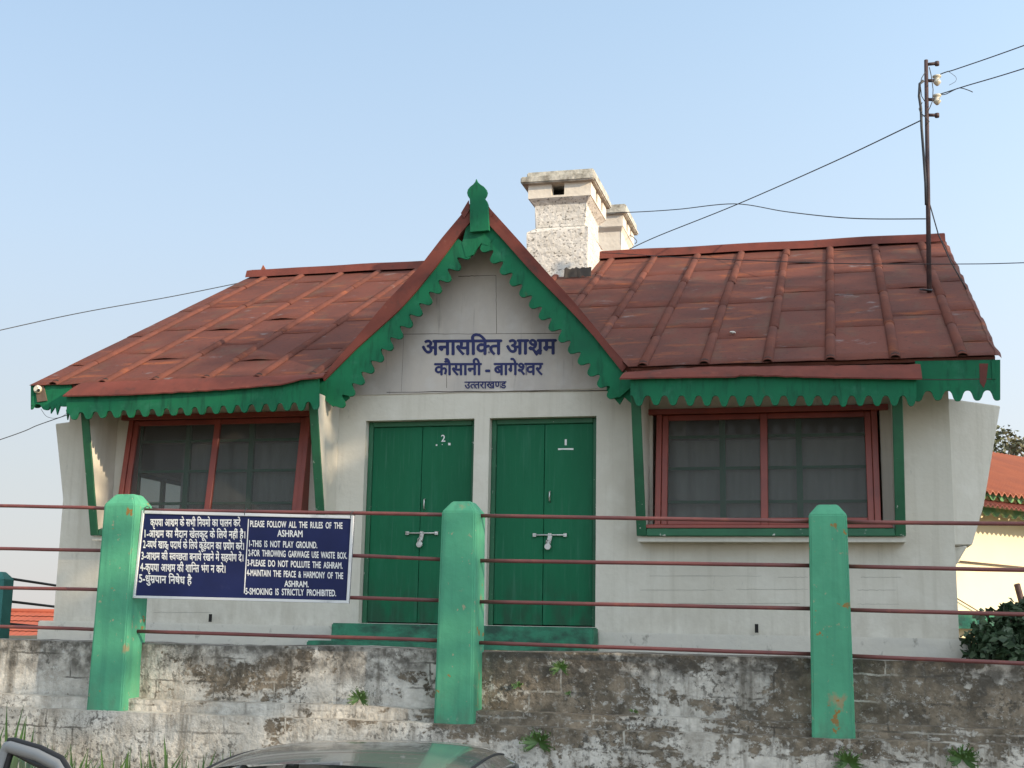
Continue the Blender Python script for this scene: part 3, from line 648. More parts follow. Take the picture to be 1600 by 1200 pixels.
# rolls over the joints, lapped half-round lengths with open ends
for x in rolls:
    m = MB(); s = -.015; k = 0; L0 = rnd.uniform(.7, 1.3); first = None
    while s < LEN - .06:
        e = min(s + L0, LEN - .05); L0 = rnd.uniform(1.0, 1.5)
        jx = rnd.uniform(-.006, .006); ra, rb = .050, .045
        na = 9
        def arc(s, r, h=0): return [rp(x + jx - r * math.cos(math.pi * q / na), s, .004 + r * .70 * math.sin(math.pi * q / na) + h) for q in range(na + 1)]
        A, B = arc(s, ra), arc(e + .03, rb); A2 = arc(s, ra - .008)
        B2 = arc(s + .10, ra - .010)
        va, vb, va2, vb2 = ([m.bm.verts.new(p) for p in q] for q in (A, B, A2, B2))
        for q in range(na):
            for U, Vv in ((va, vb), (va2, va), (vb2, va2)):
                f = m.bm.faces.new([U[q], U[q + 1], Vv[q + 1], Vv[q]]); f.smooth = U is va
        if first is None: first = (s, jx)
        s = e
    clip_gable(m, x)
    r = m.build('roof_roll', M['roll'], roof, rec=False)
    if not (gl.x < x < gr.x):
        m = MB(); na = 9; s0, jx = first
        pts = [rp(x + jx - .047 * math.cos(math.pi * q / na), s0 + .05, .004 + .038 * math.sin(math.pi * q / na)) for q in range(na + 1)]
        m.prism(pts, ud * .02); m.bm.faces.ensure_lookup_table()
        me = m.build('roll_shade_disc', M['dark'], roof)  # black disc stands in for the shade inside the open roll

# ---- eaves: flashings and scalloped fascias
def fascia(top, val, tip, u0, u1, y, period, name, th=.025, phase=0.0, broken=()):
    "boards described by pixel lines: top, valley and tip heights at u0 and u1"
    m = MB(); n = int(abs(u1 - u0) / period * 12)
    A, B = [], []
    for i in range(n + 1):
        t = i / n; u = u0 + (u1 - u0) * t
        ph = (u - u0) / period + phase
        c = tooth(ph, 1.7)
        q = int(ph); j = 1 + .16 * mnoise.noise(Vector((q * 3.3, u0, 0)))
        if q in broken: c *= .25
        vv = val[0] + (val[1] - val[0]) * t; tt = tip[0] + (tip[1] - tip[0]) * t
        A.append(P(u, top[0] + (top[1] - top[0]) * t, y)); B.append(P(u, vv + (tt - vv) * c * j, y))
    m.strip(A, B, th); return m.build(name, M['fascia'], house)
fascia((589, 587), (618, 618), (634, 634), 985, 1432, 11.76, 26.6, 'fascia')
fascia((564, 562), (611, 609), (627, 625), 1430, 1563, 11.93, 31, 'fascia', phase=.35)
fascia((618, 592), (645, 627), (656, 640), 104, 498, 11.76, 22.2, 'fascia')
fascia((602, 600), (631, 633), (640, 642), 48, 112, 11.93, 26, 'fascia', phase=.6, broken=(2,))
# splintered teeth at the left corner
m = MB()
for pl in ([(79, 630), (88, 632), (79, 646)], [(86, 634), (95, 630), (89, 648)], [(103, 640), (109, 640), (105, 656)]):
    m = MB(); m.prism([P(u, v, 11.925) for u, v in pl], (0, .02, 0)); m.build('splinter', M['fascia'], house)
m = MB()                                                     # board seam on the right corner piece
m.strip([P(u, 592 + .5 * math.sin(u), 11.928) for u in range(1442, 1562, 6)], [P(u, 593.3 + .5 * math.sin(u), 11.928) for u in range(1442, 1562, 6)], .003)
m.build('seam', M['crack'], house)
m = MB()                                                     # rust run on that corner
m.strip([P(u, 568, 11.927) for u in (1530, 1537, 1544)], [P(1531, 598, 11.927), P(1537, 606, 11.927), P(1541, 596, 11.927)], .002)
m.build('rust_streak', M['trim'], house)
def flashing(top, bot, name):
    m = MB(); n = 60; T, Bq = dense(top, n), dense(bot, n)
    def f(i, j):
        k = round(i * n); a = P(*T[k], 11.87); b = P(*Bq[k], 11.705)
        return a.lerp(b, j) + Vector((0, 0, .012 * math.sin(j * 3.14) + .006 * mnoise.noise(Vector((i * 30, j * 2, 1)))))
    m.grid(f, n, 4)
    m.grid(lambda i, j: f(i, 1) + Vector((0, .004 * j, -.012 * j)), n, 1)
    return m.build(name, M['trim'], house, rec=False)
flashing([(128, 598), (300, 591), (469, 586), (512, 583)], [(98, 618), (200, 616), (344, 608), (440, 600), (470, 592), (505, 588)], 'flashing')
flashing([(978, 581), (1100, 573), (1300, 571), (1438, 569)], [(968, 591), (1040, 589), (1150, 588), (1158, 585), (1300, 589), (1441, 591)], 'flashing')
# soffit boards closing the eaves
m = MB()
m.hexa([(WL, 11.97, 4.13), (gl.x - .05, 11.97, 4.13), (gl.x - .05, W - .001, 4.2), (WL, W - .001, 4.2)], [(WL, 11.97, 4.15), (gl.x - .05, 11.97, 4.15), (gl.x - .05, W - .001, 4.22), (WL, W - .001, 4.22)])
m.build('soffit', M['white'], house)
m = MB()
m.hexa([(gr.x + .05, 11.97, 4.13), (WR, 11.97, 4.13), (WR, W - .001, 4.2), (gr.x + .05, W - .001, 4.2)], [(gr.x + .05, 11.97, 4.15), (WR, 11.97, 4.15), (WR, W - .001, 4.22), (gr.x + .05, W - .001, 4.22)])
m.build('soffit', M['white'], house)
# end barge with scallops, seen under the right verge
for xx, s in ((XR - .03, 1), (XL + .03, -1)):
    m = MB(); n = 240; A, B = [], []
    for i in range(n + 1):
        q = rp(xx, LEN * i / n, -.045); c = (.5 - .5 * math.cos(6.2832 * i / 12)) ** .72
        A.append(q); B.append(q + Vector((0, 0, -.17 - .07 * c)))
    b = m.bm; o = Vector((-.025 * s, 0, 0))
    for i in range(n):
        b_ = [A[i], A[i + 1], B[i + 1], B[i]]; m.hexa(b_, [p + o for p in b_])
    bmesh.ops.remove_doubles(b, verts=b.verts[:], dist=1e-5)
    m.build('verge_board', M['fascia'], house)
m = MB()                                                     # curled sheet edge at the right verge
m.grid(lambda i, j: rp(XR - .02 + .05 * j + .018 * mnoise.noise(Vector((i * 16, 0, 0))), LEN * i, -.035 * j * j * (1 + mnoise.noise(Vector((i * 22, 2, 0)))) + .006), 70, 3)
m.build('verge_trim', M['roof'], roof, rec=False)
# lamp holder on the left corner
lam = P(60, 613, 11.90)
m = MB(); m.prism([P(u, v, 11.915) for u, v in ((55, 603), (68, 603), (73, 626), (58, 628))], (0, .014, 0)); lb = m.build('lamp_board', M['wood'], house)
m = MB(); m.lathe(P(60, 608.5, 11.914), [(.045, 0), (.045, .02), (.032, .03), (.028, .045)], 16, Vector((0, -1, 0))); hol = m.build('lamp_holder', M['porc'], lb)
m = MB(); m.lathe(P(60.5, 610, 11.866), [(.018, 0), (.018, .006)], 12, Vector((0, -1, 0))); m.build('socket', M['dark'], lb)

# ---- bays
def bay(sl, sr, yb_, frame, left):
    # cheeks with green front edges
    ztp = 4.05
    sill_z = BR[1]
    pts = []
    for u_top, u_bot in (sl, sr):
        xt = P(u_top, 640, 11.90).x; xb = P(u_bot, 832, 12.27).x
        xx = (xt + xb) / 2; pts.append(xx)
        hw = .043
        m = MB(); m.prism([(xx - hw, 12.27, sill_z - .05), (xx - hw, W - .002, sill_z - .05), (xx - hw, W - .002, ztp), (xx - hw, 11.88, ztp)], (2 * hw, 0, 0)); m.bevel(.006, 1)
        m.build('bay_cheek', M['white'], house)
        hw = .046
        m = MB(); m.prism([(xx - hw, 12.262, sill_z - .075), (xx - hw, 12.285, sill_z - .075), (xx - hw, 11.885, ztp), (xx - hw, 11.862, ztp)], (2 * hw, 0, 0)); m.bevel(.006, 1)
        m.build('cheek_edge', M['green_chip'], house)
    m = MB(); m.box((pts[0] + .047, 12.258, sill_z - .075), (pts[1] - .047, W - .003, sill_z - .005)); m.bevel(.006, 1); m.build('sill', M['green_chip'], house)
    m = MB(); m.box((pts[0] - .04, 12.30, sill_z - .125), (pts[1] + .04, W - .003, sill_z - .077)); m.build('sill_ledge', M['white'], house)
    # red timber window, foot forward, head back
    x0, x1 = frame
    yt, yb = W - .01, W - .175; zt, zb = (BL if left else BR)[3], BR[1]
    def q(x, t, d=0.0): return Vector((x, yb + (yt - yb) * t + d, zb + (zt - zb) * t))
    def bar(m, xa, ta, xb, tb, d0, d1): m.hexa([q(xa, ta, d0), q(xb, ta, d0), q(xb, tb, d0), q(xa, tb, d0)], [q(xa, ta, d1), q(xb, ta, d1), q(xb, tb, d1), q(xa, tb, d1)])
    win = bpy.data.objects.new('window', None); COL.objects.link(win); win.parent = house; win.location = Vector(((x0 + x1) / 2, W, zb)) - house.location
    m = MB()
    bar(m, x0 - .08, .955, x1 + .10, 1.0, -.06, .12); bar(m, x0 - .08, 0.0, x1 + .10, .03, -.05, .20)
    for a, b in ((x0, x0 + .055), (x1 - .055, x1)): bar(m, a, .03, b, .955, -.03, .24)
    xm = (x0 + x1) / 2 - .01
    m.bevel(.004, 1); m.build('frame', M['winred'], win)
    m = MB()
    for a, b in ((x0 + .058, x0 + .115), (x1 - .115, x1 - .058), (xm - .034, xm + .034)): bar(m, a, .032, b, .95, -.012, .03)
    bar(m, x0 + .117, .032, xm - .036, .085, -.010, .028); bar(m, xm + .036, .032, x1 - .117, .085, -.010, .028)
    bar(m, x0 + .117, .905, xm - .036, .95, -.010, .028); bar(m, xm + .036, .905, x1 - .117, .95, -.010, .028)
    m.bevel(.004, 1); m.build('sash', M['winred'], win)
    m = MB()
    for a, b in ((x0 + .116, xm - .035), (xm + .035, x1 - .116)): m.face([q(a, .086, .012), q(b, .086, .012), q(b, .904, .012), q(a, .904, .012)])
    m.build('screen', M['screen'], win)
    # inner green casement on the wall plane with glass and a curtain
    m = MB(); yc = W + .12; H = BR if not left else BL
    xs = [x0 + .04, x0 + .04 + (x1 - x0 - .08) * .29, x0 + .04 + (x1 - x0 - .08) * .655, x1 - .04]
    for k, xx in enumerate(xs): m.box((xx - .028, yc, zb + .02), (xx + .028, yc + .05, zt - .02))
    hz = zt - zb
    for f_ in (.0, .22, .50, .765, .97):
        for a, b in zip(xs, xs[1:]): m.box((a + .029, yc + .005, zb + .02 + hz * f_ - .012), (b - .029, yc + .045, zb + .02 + hz * f_ + .016))
    m.build('casement', M['green'], win)
    m = MB(); m.face([(xs[0], yc + .025, zb + .02), (xs[-1], yc + .025, zb + .02), (xs[-1], yc + .025, zt - .02), (xs[0], yc + .025, zt - .02)]); m.build('pane', M['glass'], win)
    m = MB(); cx0 = xs[0] if not left else xs[1] - .1
    m.grid(lambda i, j: Vector((cx0 + (xs[-1] - cx0) * i, yc + .09 + .012 * math.sin(i * 70) * (1 + .4 * math.sin(i * 13)), zb - .05 + (hz * .80) * j)), 120, 2); m.build('curtain', M['curtain'], win)
    m = MB(); m.tube([(xs[0], yc + .09, zb - .04 + hz * .81), (xs[-1], yc + .09, zb - .04 + hz * .81)], .012); m.build('curtain_rod', M['wood'], win)
bay((994, 1001.5), (1402.5, 1407.5), 0, (P(1025, 730, W - .09).x, P(1373.5, 730, W - .09).x), False)
bay((135, 144.5), (493.5, 498), 0, (P(194, 713, W - .09).x, P(480, 715, W - .09).x), True)
# window bars in the left room's end wall
m = MB()
for y in (SW[0] + .03, (SW[0] + SW[2]) / 2, SW[2] - .03): m.box((WL + .1, y - .025, SW[1]), (WL + .15, y + .025, SW[3]))
for z in (SW[1] + .03, (SW[1] + SW[3]) / 2, SW[3] - .03):
    for a, b in ((SW[0] + .056, (SW[0] + SW[2]) / 2 - .026), ((SW[0] + SW[2]) / 2 + .026, SW[2] - .056)): m.box((WL + .105, a, z - .02), (WL + .145, b, z + .02))
cas = m.build('side_casement', M['green'], house)
m = MB(); m.face([(WL + .125, SW[0], SW[1]), (WL + .125, SW[2], SW[1]), (WL + .125, SW[2], SW[3]), (WL + .125, SW[0], SW[3])]); m.build('pane', M['dusty_glass'], cas)

# ---- doors
def door(Dr, num_px, hook_px, bolt_px, txt, hpx):
    x0, z0, x1, z1 = Dr; yd = W + .11
    d = bpy.data.objects.new('door', None); COL.objects.link(d); d.parent = house; d.location = Vector(((x0 + x1) / 2, yd, z0)) - house.location
    m = MB()
    m.box((x0 + .001, yd - .02, z0), (x0 + .05, yd + .08, z1 - .001)); m.box((x1 - .05, yd - .02, z0), (x1 - .001, yd + .08, z1 - .001)); m.box((x0 + .051, yd - .022, z1 - .055), (x1 - .051, yd + .08, z1 - .001))
    m.bevel(.006, 1); m.build('frame', M['green_chip'], d)
    xm = (x0 + x1) / 2 + .0
    for a, b in ((x0 + .052, xm - .003), (xm + .003, x1 - .052)):
        m = MB(); m.box((a, yd, z0 + .012), (b, yd + .035, z1 - .058)); m.bevel(.003, 1); lf = m.build('leaf', M['door'], d)
    m = MB(); u, v = bolt_px; c = P(u, v, yd - .02)
    m.tube([c + Vector((-.165, 0, 0)), c + Vector((.165, 0, 0))], .0095, 8); 
    for dx in (-.155, 0.0, .155): m.cbox(c + Vector((dx, .006, 0)), (.035, .026, .036))
    m.bevel(.002, 1); m.build('bolt', M['steel'], d)
    m = MB(); c2 = c + Vector((.005, -.004, 0))
    m.prism([c2 + Vector((-.02, -.012, -.01)), c2 + Vector((.022, -.012, -.01)), c2 + Vector((.008, -.012, -.085)), c2 + Vector((-.034, -.012, -.085))], (0, .008, 0))
    m.lathe(c2 + Vector((-.018, -.012, -.115)), [(.030, 0), (.034, .006), (.034, .016), (.030, .022)], 14, Vector((0, -1, 0)))
    m.tube([c2 + Vector((-.036, -.02, -.10)), c2 + Vector((-.034, -.02, -.06)), c2 + Vector((-.016, -.02, -.045)), c2 + Vector((.0, -.02, -.06)), c2 + Vector((.0, -.02, -.10))], .006, 8)
    m.build('padlock', M['steel'], d)
    m = MB(); c = P(*hook_px, yd - .02); m.tube([c + Vector((0, .018, .055)), c + Vector((0, -.012, .045)), c + Vector((0, -.012, -.04)), c + Vector((0, .018, -.05))], .0085, 8); m.build('handle', M['steel'], d)
    m = MB(); write(m, latin(txt, .03), (num_px[0] - hpx * (.28 if txt == '2' else .13), num_px[1]), (num_px[0] + hpx * (.28 if txt == '2' else .13), num_px[1]), hpx, lambda v: yd - .002, max(p[1] for p in glyph(txt, .03)[0]))
    m.build('number', M['ink'], d); m = MB()
    if txt == '1': m.prism([P(872, 700.5, yd - .002), P(896, 700.2, yd - .002), P(896, 703, yd - .002), P(880, 702.5, yd - .002), P(872, 703.2, yd - .002)], (0, .0015, 0)); m.build('paint_mark', M['ink'], d)
    else:
        for u, v, r in ((682, 695.5, 1.2), (691, 694.5, .5), (702, 693.8, 1.8)): m.prism([P(u - r, v - r, yd - .002), P(u + r, v - r, yd - .002), P(u + r, v + r, yd - .002), P(u - r * .9, v + r, yd - .002)], (0, .0015, 0)); m.build('paint_mark', M['ink'], d); m = MB()
door(D2, (692.5, 690), (663, 788), (659, 833), '2', 10.5)
door(D1, (884, 695.5), (859, 776), (859, 836), '1', 9)

# ---- chimneys on the roof
def hole_box(m, x0, x1, y0, y1, z0, z1, hw, hz0, hz1):
    "front wall with an opening, sides with two openings each"
    th = .12; xm = (x0 + x1) / 2 - .02
    wall_grid(m, [x0, x1, xm - hw, xm + hw], [z0, z1, hz0, hz1], lambda x, z: abs(x - xm) < hw and hz0 < z < hz1, y0, y0 + th)
    n = MB(); L = y1 - y0 - th
    ya, yb = y0 + th + L * .22, y0 + th + L * .60
    wall_grid(n, [y0 + th, y1, ya, ya + .13, yb, yb + .13], [z0, z1, hz0, hz1], lambda x, z: (ya < x < ya + .13 or yb < x < yb + .13) and hz0 < z < hz1, 0, th)
    for xx in (x1 - th, x0):
        for f in n.bm.faces: m.face([(xx + (th - v.co.y if xx == x0 else th - v.co.y), v.co.x, v.co.z) for v in f.verts])
    n.bm.free()
    m.box((x0 + th, y1 - th, z0), (x1 - th, y1, z1))
def chimney(zs, pxs, y0, dep, ms, mcap, hole=True):
    "pxs: (uL, uR) pixel sides and zs pixel heights measured on the front face"
    ch = bpy.data.objects.new('chimney', None); COL.objects.link(ch); ch.parent = house
    f = lambda u, v: P(u, v, y0)
    xa, xb = f(pxs['sh'][0], 340).x, f(pxs['sh'][1], 340).x
    ch.location = Vector(((xa + xb) / 2, y0, roofz(y0))) - house.location
    X = lambda k: (f(pxs[k][0], zs['mid']).x, f(pxs[k][1], zs['mid']).x)
    Z = lambda k: f((pxs['sh'][0] + pxs['sh'][1]) / 2, zs[k]).z
    m = MB(); bl, br = X('base'); zb = roofz(y0) - .6
    e = (X('sh')[0] - bl) * .8
    m.box((bl, y0 - e, zb), (br, y0 + dep + e, Z('b1') - .0)); sh = X('sh')
    m.hexa([(bl, y0 - e, Z('b1')), (br, y0 - e, Z('b1')), (br, y0 + dep + e, Z('b1')), (bl, y0 + dep + e, Z('b1'))], [(sh[0], y0, Z('b1') + .06), (sh[1], y0, Z('b1') + .06), (sh[1], y0 + dep, Z('b1') + .06), (sh[0], y0 + dep, Z('b1') + .06)])
    bmesh.ops.remove_doubles(m.bm, verts=m.bm.verts[:], dist=1e-4)
    m.bevel(.02, 2); m.build('base', ms, ch)
    m = MB()
    m.box((sh[0], y0, Z('b1') + .05), (sh[1], y0 + dep, Z('s1')))
    hd = X('head'); g = (sh[0] - hd[0])
    prev = (sh[0], sh[1], y0, y0 + dep, Z('s1'))
    m.hexa([(sh[0], y0, Z('s1')), (sh[1], y0, Z('s1')), (sh[1], y0 + dep, Z('s1')), (sh[0], y0 + dep, Z('s1'))], [(hd[0], y0 - g, Z('h0')), (hd[1], y0 - g, Z('h0')), (hd[1], y0 + dep + g, Z('h0')), (hd[0], y0 + dep + g, Z('h0'))])
    m.bevel(.012, 1); m.build('shaft', ms, ch)
    m = MB(); hole_box(m, hd[0], hd[1], y0 - g, y0 + dep + g, Z('h0') + .001, Z('h1'), .085, Z('h0') + .03, Z('h1') - .001); m.build('vent_head', M['chimney_clean'], ch, rec=False)
    m = MB(); m.box((hd[0] + .14, y0 - g + .25, Z('h0') - .1), (hd[1] - .14, y0 + dep + g - .25, Z('h1') - .01)); m.build('flue', M['dark'], ch)
    cp = X('cap'); c = hd[0] - cp[0]
    m = MB(); m.box((cp[0], y0 - g - c, Z('h1') + .001), (cp[1], y0 + dep + g + c, Z('c1'))); m.bevel(.015, 2); k1 = m.build('cap', mcap, ch)
    m = MB(); m.box((cp[0] + .07, y0 - g - c + .06, Z('c1') + .001), (cp[1] - .02, y0 + dep + g + c - .06, Z('c2'))); m.bevel(.015, 2); m.build('cap', mcap, ch)
    return ch
CY = 16.0
chimney(dict(mid=340, b1=361, s1=321, h0=311, h1=289.5, c1=279, c2=270.5), dict(base=(826.5, 921), sh=(836.5, 915), head=(827, 925), cap=(817, 932)), CY, .95, M['chimney'], M['cap'])
chimney(dict(mid=370, b1=420, s1=365, h0=357.5, h1=339.5, c1=333, c2=323.5), dict(base=(880, 980), sh=(893, 970), head=(886, 974.5), cap=(879, 981)), 19.3, .95, M['chimney_clean'], M['cap'])
m = MB()                                                     # dark broken mortar at the foot of the front chimney
a = P(885, 420, CY - .05); b = P(925, 420, CY - .05)
m.grid(lambda i, j: rp(P(884 + 42 * i, 420, CY - .1).x, (CY - .12 - EY) / ud.y - .10 * j * (1 + .5 * mnoise.noise(Vector((i * 9, 0, 0)))), .10 * (1 - j) + .02 + .03 * mnoise.noise(Vector((i * 8, j * 4, 0)))), 14, 4); m.build('broken_mortar', M['crack'], house, rec=False)

# ================================================================== retaining wall and railing
FY = 8.0
wz = P(750, 1017, FY + .06).z
lz = P(705, 1110, FY - .05).z; bz = P(705, 1131, FY - .12).z
def rough_slab(m, x0, x1, y, z0, z1, ytop, nx, nz, amp, seed):
    def fn(i, j):
        x = x0 + (x1 - x0) * i; z = z0 + (z1 - z0) * j
        e = amp * (mnoise.noise(Vector((x * 1.7, seed, z * 3))) + .5 * mnoise.noise(Vector((x * 6, seed, z * 8))))
        zz = z + (.012 * mnoise.noise(Vector((x * 1.1, seed + 5, 0))) + .006 * mnoise.noise(Vector((x * 7, seed, 0))) if j > .99 else 0)
        return Vector((x, y + e, zz))
    m.grid(fn, nx, nz)
    m.grid(lambda i, j: fn(i, 1).lerp(Vector((x0 + (x1 - x0) * i, ytop, fn(i, 1).z + .004)), j), nx, 2)
m = MB()
rough_slab(m, -16, 14, FY + .09, lz - .05, wz, FY + .42, 700, 14, .010, 1)
rough_slab(m, -16, 14, FY - .04, bz - .03, lz, FY + .11, 600, 4, .012, 4)
rough_slab(m, -16, 14, FY - .165, 0.0, bz, FY + .0, 700, 24, .018, 9)
m.box((-16, FY + .405, 0), (14, FY + .415, wz))
rw = m.build('retaining_wall', M['masonry'], rec=False)
tag(rw, 'long stained grey masonry retaining wall under the red pipe railing, with peeling lime and black algae', 'wall')

fence = thing('railing_fence', (-2, FY, lz), 'red pipe railing with mint green concrete posts on top of the grey retaining wall', 'fence')
def post(front_px, topv, botv, name='post'):
    ul, ur = front_px
    yf, yb = FY - .105, FY + .13
    x0 = P(ul, 1000, yf).x; x1 = P(ur, 1000, yf).x
    zt = P((ul + ur) / 2, topv, yf).z; z0 = bz - .02; ch = .010
    sh = P((ul + ur) / 2, topv + 17, yf).z
    def ring(x0, x1, y0, y1, z): return [(x0 + ch, y0, z), (x1 - ch, y0, z), (x1, y0 + ch, z), (x1, y1 - ch, z), (x1 - ch, y1, z), (x0 + ch, y1, z), (x0, y1 - ch, z), (x0, y0 + ch, z)]
    m = MB(); t = .012
    rs = [ring(x0 - t, x1 + t, yf - t, yb + t, z0), ring(x0, x1, yf, yb, sh)]
    i_ = .052
    rs.append(ring(x0 + i_, x1 - i_, yf + i_, yb - i_, zt))
    R = [[m.bm.verts.new(p) for p in r] for r in rs]
    for A, B in zip(R, R[1:]):
        for k in range(8): m.bm.faces.new([A[k], A[(k + 1) % 8], B[(k + 1) % 8], B[k]])
    m.bm.faces.new(R[0][::-1]); m.bm.faces.new(R[-1])
    m.bevel(.006, 2); m.build(name, M['mint'], fence)
    return (x0 + x1) / 2
px_ = [post((146, 197), 771, 1101), post((684, 739), 782, 1129), post((1268, 1329), 787, 1147)]
dx = px_[2] - px_[1]
for xx in (px_[0] - 3 * dx, px_[0] - 2 * dx, px_[0] - dx, px_[2] + dx, px_[2] + 2 * dx, px_[2] + 3 * dx):                        # the next posts, just out of frame
    u = 0
    m = MB(); m.box((xx - .12, FY - .105, bz - .02), (xx + .12, FY + .13, wz + .90)); m.bevel(.022, 2); m.build('post', M['mint'], fence)
rails = [((0, 790), (155, 793), (210, 797), (690, 804), (750, 806), (1268, 815), (1327, 816), (1600, 818.5)),
         ((0, 857), (155, 860), (545, 868), (690, 874), (750, 876), (1268, 884), (1327, 885), (1600, 891)),
         ((0, 918.5), (150, 921), (545, 934), (690, 938), (750, 940), (1268, 951), (1327, 953), (1600, 960)),
         ((0, 979), (140, 983), (205, 986), (680, 1000), (750, 1004), (1268, 1022), (1330, 1025), (1600, 1037))]
ry = FY + .02
xs_all = [px_[0] - 3 * dx, px_[0] - 2 * dx, px_[0] - dx] + px_ + [px_[2] + dx, px_[2] + 2 * dx, px_[2] + 3 * dx]
for rl in rails:
    pts = [P(u, v, ry) for u, v in rl]
    def zat(x):
        if x <= pts[0].x: a, b = pts[0], pts[1]
        elif x >= pts[-1].x: a, b = pts[-2], pts[-1]
        else:
            k = max(i for i in range(len(pts) - 1) if pts[i].x <= x); a, b = pts[k], pts[k + 1]
        return a.z + (b.z - a.z) * (x - a.x) / (b.x - a.x)
    for a, b in zip(xs_all, xs_all[1:]):
        if a < px_[0]: za = zat(b - .8) - (zat(b - .2) - zat(b - .8)) * 0; 
        n = 8; q = []
        for i in range(n + 1):
            x = a + .08 + (b - a - .16) * i / n
            xe = max(min(x, pts[-1].x), pts[0].x)
            q.append(Vector((x, ry, zat(xe) + .003 * mnoise.noise(Vector((x * 1.5, 0, zat(xe)))))))
        m = MB(); m.tube(q, .0125, 10); m.build('rail', M['rail'], fence)

# ---- notice board hung on the railing
TL, TR, BRc, BLc = (222, 797.5), (553.5, 806), (545, 943), (207.5, 934.5)
def yb_(v): return FY - .025 - .04 * (v - 797) / 140
nb = thing('notice_board', P(376, 938, yb_(938)), 'dark blue enamel board of white rules in Hindi and English hung on the red railing', 'sign')
q = [P(u, v, yb_(v)) for u, v in (BLc, BRc, TR, TL)]
m = MB(); m.prism([p + Vector((0, .004, 0)) for p in q], (0, .012, 0)); m.build('panel', M['navy'], nb)
m = MB()
def inset(a, b, c, t): return (a[0] + t * (b[0] - a[0]) , a[1])
inn = [(211.6, 930.5), (541.5, 938.3), (548.6, 810.6), (225.4, 802.6)]
out = [BLc, BRc, TR, TL]
for k in range(4):
    a, b = out[k], out[(k + 1) % 4]; c, d = inn[(k + 1) % 4], inn[k]
    m.prism([P(u, v, yb_(v)) + Vector((0, -.006, 0)) for u, v in (a, b, c, d)], (0, .022, 0))
m.bevel(.002, 1); m.build('frame', M['alu'], nb)
ylet = lambda v: yb_(v) + .003
m = MB()
hl = [('कृ प या _ आ श/ म _ के _ स भी _ ि न य मो _ का _ पा ल न _ क रें', (235, 822), (375.5, 822.5), 10.5),
      ('1 - आ श/ म _ का _ मै दा न _ खे ल कू द _ के _ ि ल ये _ न हीं _ है ।', (226, 839.5), (383, 841), 10.5),
      ('2 - ~व य थ^ _ खा द &य _ प दा थ^ _ के _ ि ल ये _ कू ड़े दा न _ का _ प/ यो ग _ क रें ।', (223.5, 856), (381, 859), 10.5),
      ('3 - आ श/ म _ की _ ~स व ~च छ ता _ ब ना ये _ र ख ने _ में _ स ह यो ग _ दें ।', (221, 874), (380, 877), 10.5),
      ('4 - कृ प या _ आ श/ म _ की _ शा ि ~न त _ भं ग _ न _ क रे ।', (219.2, 892), (352, 895), 11),
      ('5 - धु म/ पा न _ ि न षे ध _ है', (217.3, 909.5), (299.5, 913), 11)]
ht = head_top(.026)
for s, a, b, h in hl: write(m, hindi(s, .026, .32), a, b, h, ylet, ht, .025)
el_ = [('PLEASE FOLLOW ALL THE RULES OF THE', (391, 823), (535, 826), 9.4), ('ASHRAM', (433.5, 838.2), (472.5, 839.2), 10),
       ('1-THIS IS NOT PLAY GROUND.', (389.5, 854), (495.5, 856.5), 9.6), ('2-FOR THROWING GARWAGE USE WASTE BOX.', (388, 868.5), (542, 873), 9.6),
       ('3-PLEASE DO NOT POLLUTE THE ASHRAM.', (386.5, 884), (535, 888.5), 9.6), ('4-MAINTAIN THE PEACE & HARMONY OF THE', (385.5, 899.5), (536, 904.5), 9.6),
       ('ASHRAM.', (444.5, 916.5), (482, 917.5), 9.2), ('5-SMOKING IS STRICTLY PROHIBITED.', (383.5, 928.5), (525, 931.5), 9.6)]
for s, a, b, h in el_: write(m, latin(s.replace(' ', '  ')), a, b, h, ylet, max(p[1] for p in glyph('H', .03)[0]), .03)
m.prism([P(u, v, ylet(v)) for u, v in ((387.6, 811), (388.9, 811), (382.4, 927), (381.0, 927))], (0, .001, 0))
m.build('lettering', M['ink'], nb)
m = MB()
for u in (225, 382, 548):
    m = MB()
    v0 = 798 + (u - 222) * .026; p = P(u, v0 + 3, yb_(v0) - .006); r = P(u, v0 - 2, ry)
    m.tube([p, p + Vector((0, 0, .03)), Vector((p.x, ry - .02, r.z + .02)), Vector((p.x, ry + .018, r.z + .016)), Vector((p.x, ry + .018, r.z - .01))], .003, 5)
    m.build('tie_wire', M['wire'], nb)

# ================================================================== pole and wires
def roof_hit(u, v):
    d = ROT @ Vector(((u - 800) / F, -(v - 600) / F, -1.0))
    # z = EZ + SL*(y-EY)
    t = (EZ - CAM.z - SL * EY) / (d.z - SL * d.y); return CAM + d * t
pb = roof_hit(1452, 457); py = pb.y
pole = thing('service_pole', pb, 'thin rusty iron pole with two white insulators standing on the right roof slope', 'pole')
pt = P(1447, 94, py)
m = MB(); m.tube([pb, pt], [.027, .022], 10); m.build('shaft', M['iron'], pole)
def on(v): return pb.lerp(pt, (457 - v) / 363.0)
for v, ln in ((101, 13), (127, 13), (157, 13), (182, 13)):
    m = MB(); a = on(v); b = P(on_u := 1447 + 4 + ln, v - (2 if v in (101, 182) else 1), py); m.tube([a, b], .018, 6); m.tube([b + Vector((0, 0, -.025)), b + Vector((0, 0, .02))], .025, 8); m.build('bracket', M['iron'], pole)
for v in (119, 149):
    m = MB(); c = P(1464, v + 4, py); m.lathe(c + Vector((0, 0, -.05)), [(.015, -.03), (.040, 0), (.044, .012), (.032, .028), (.030, .048), (.036, .06), (.048, .068), (.048, .082), (.02, .09)], 14); m.build('insulator', M['porc'], pole)
m = MB()
cb = [(1443, 126), (1437, 131), (1436, 150), (1439, 170), (1440, 200), (1443, 240), (1446, 285), (1447, 320)]
m.tube([P(u, v, py - .04) for u, v in cb], .016, 6)
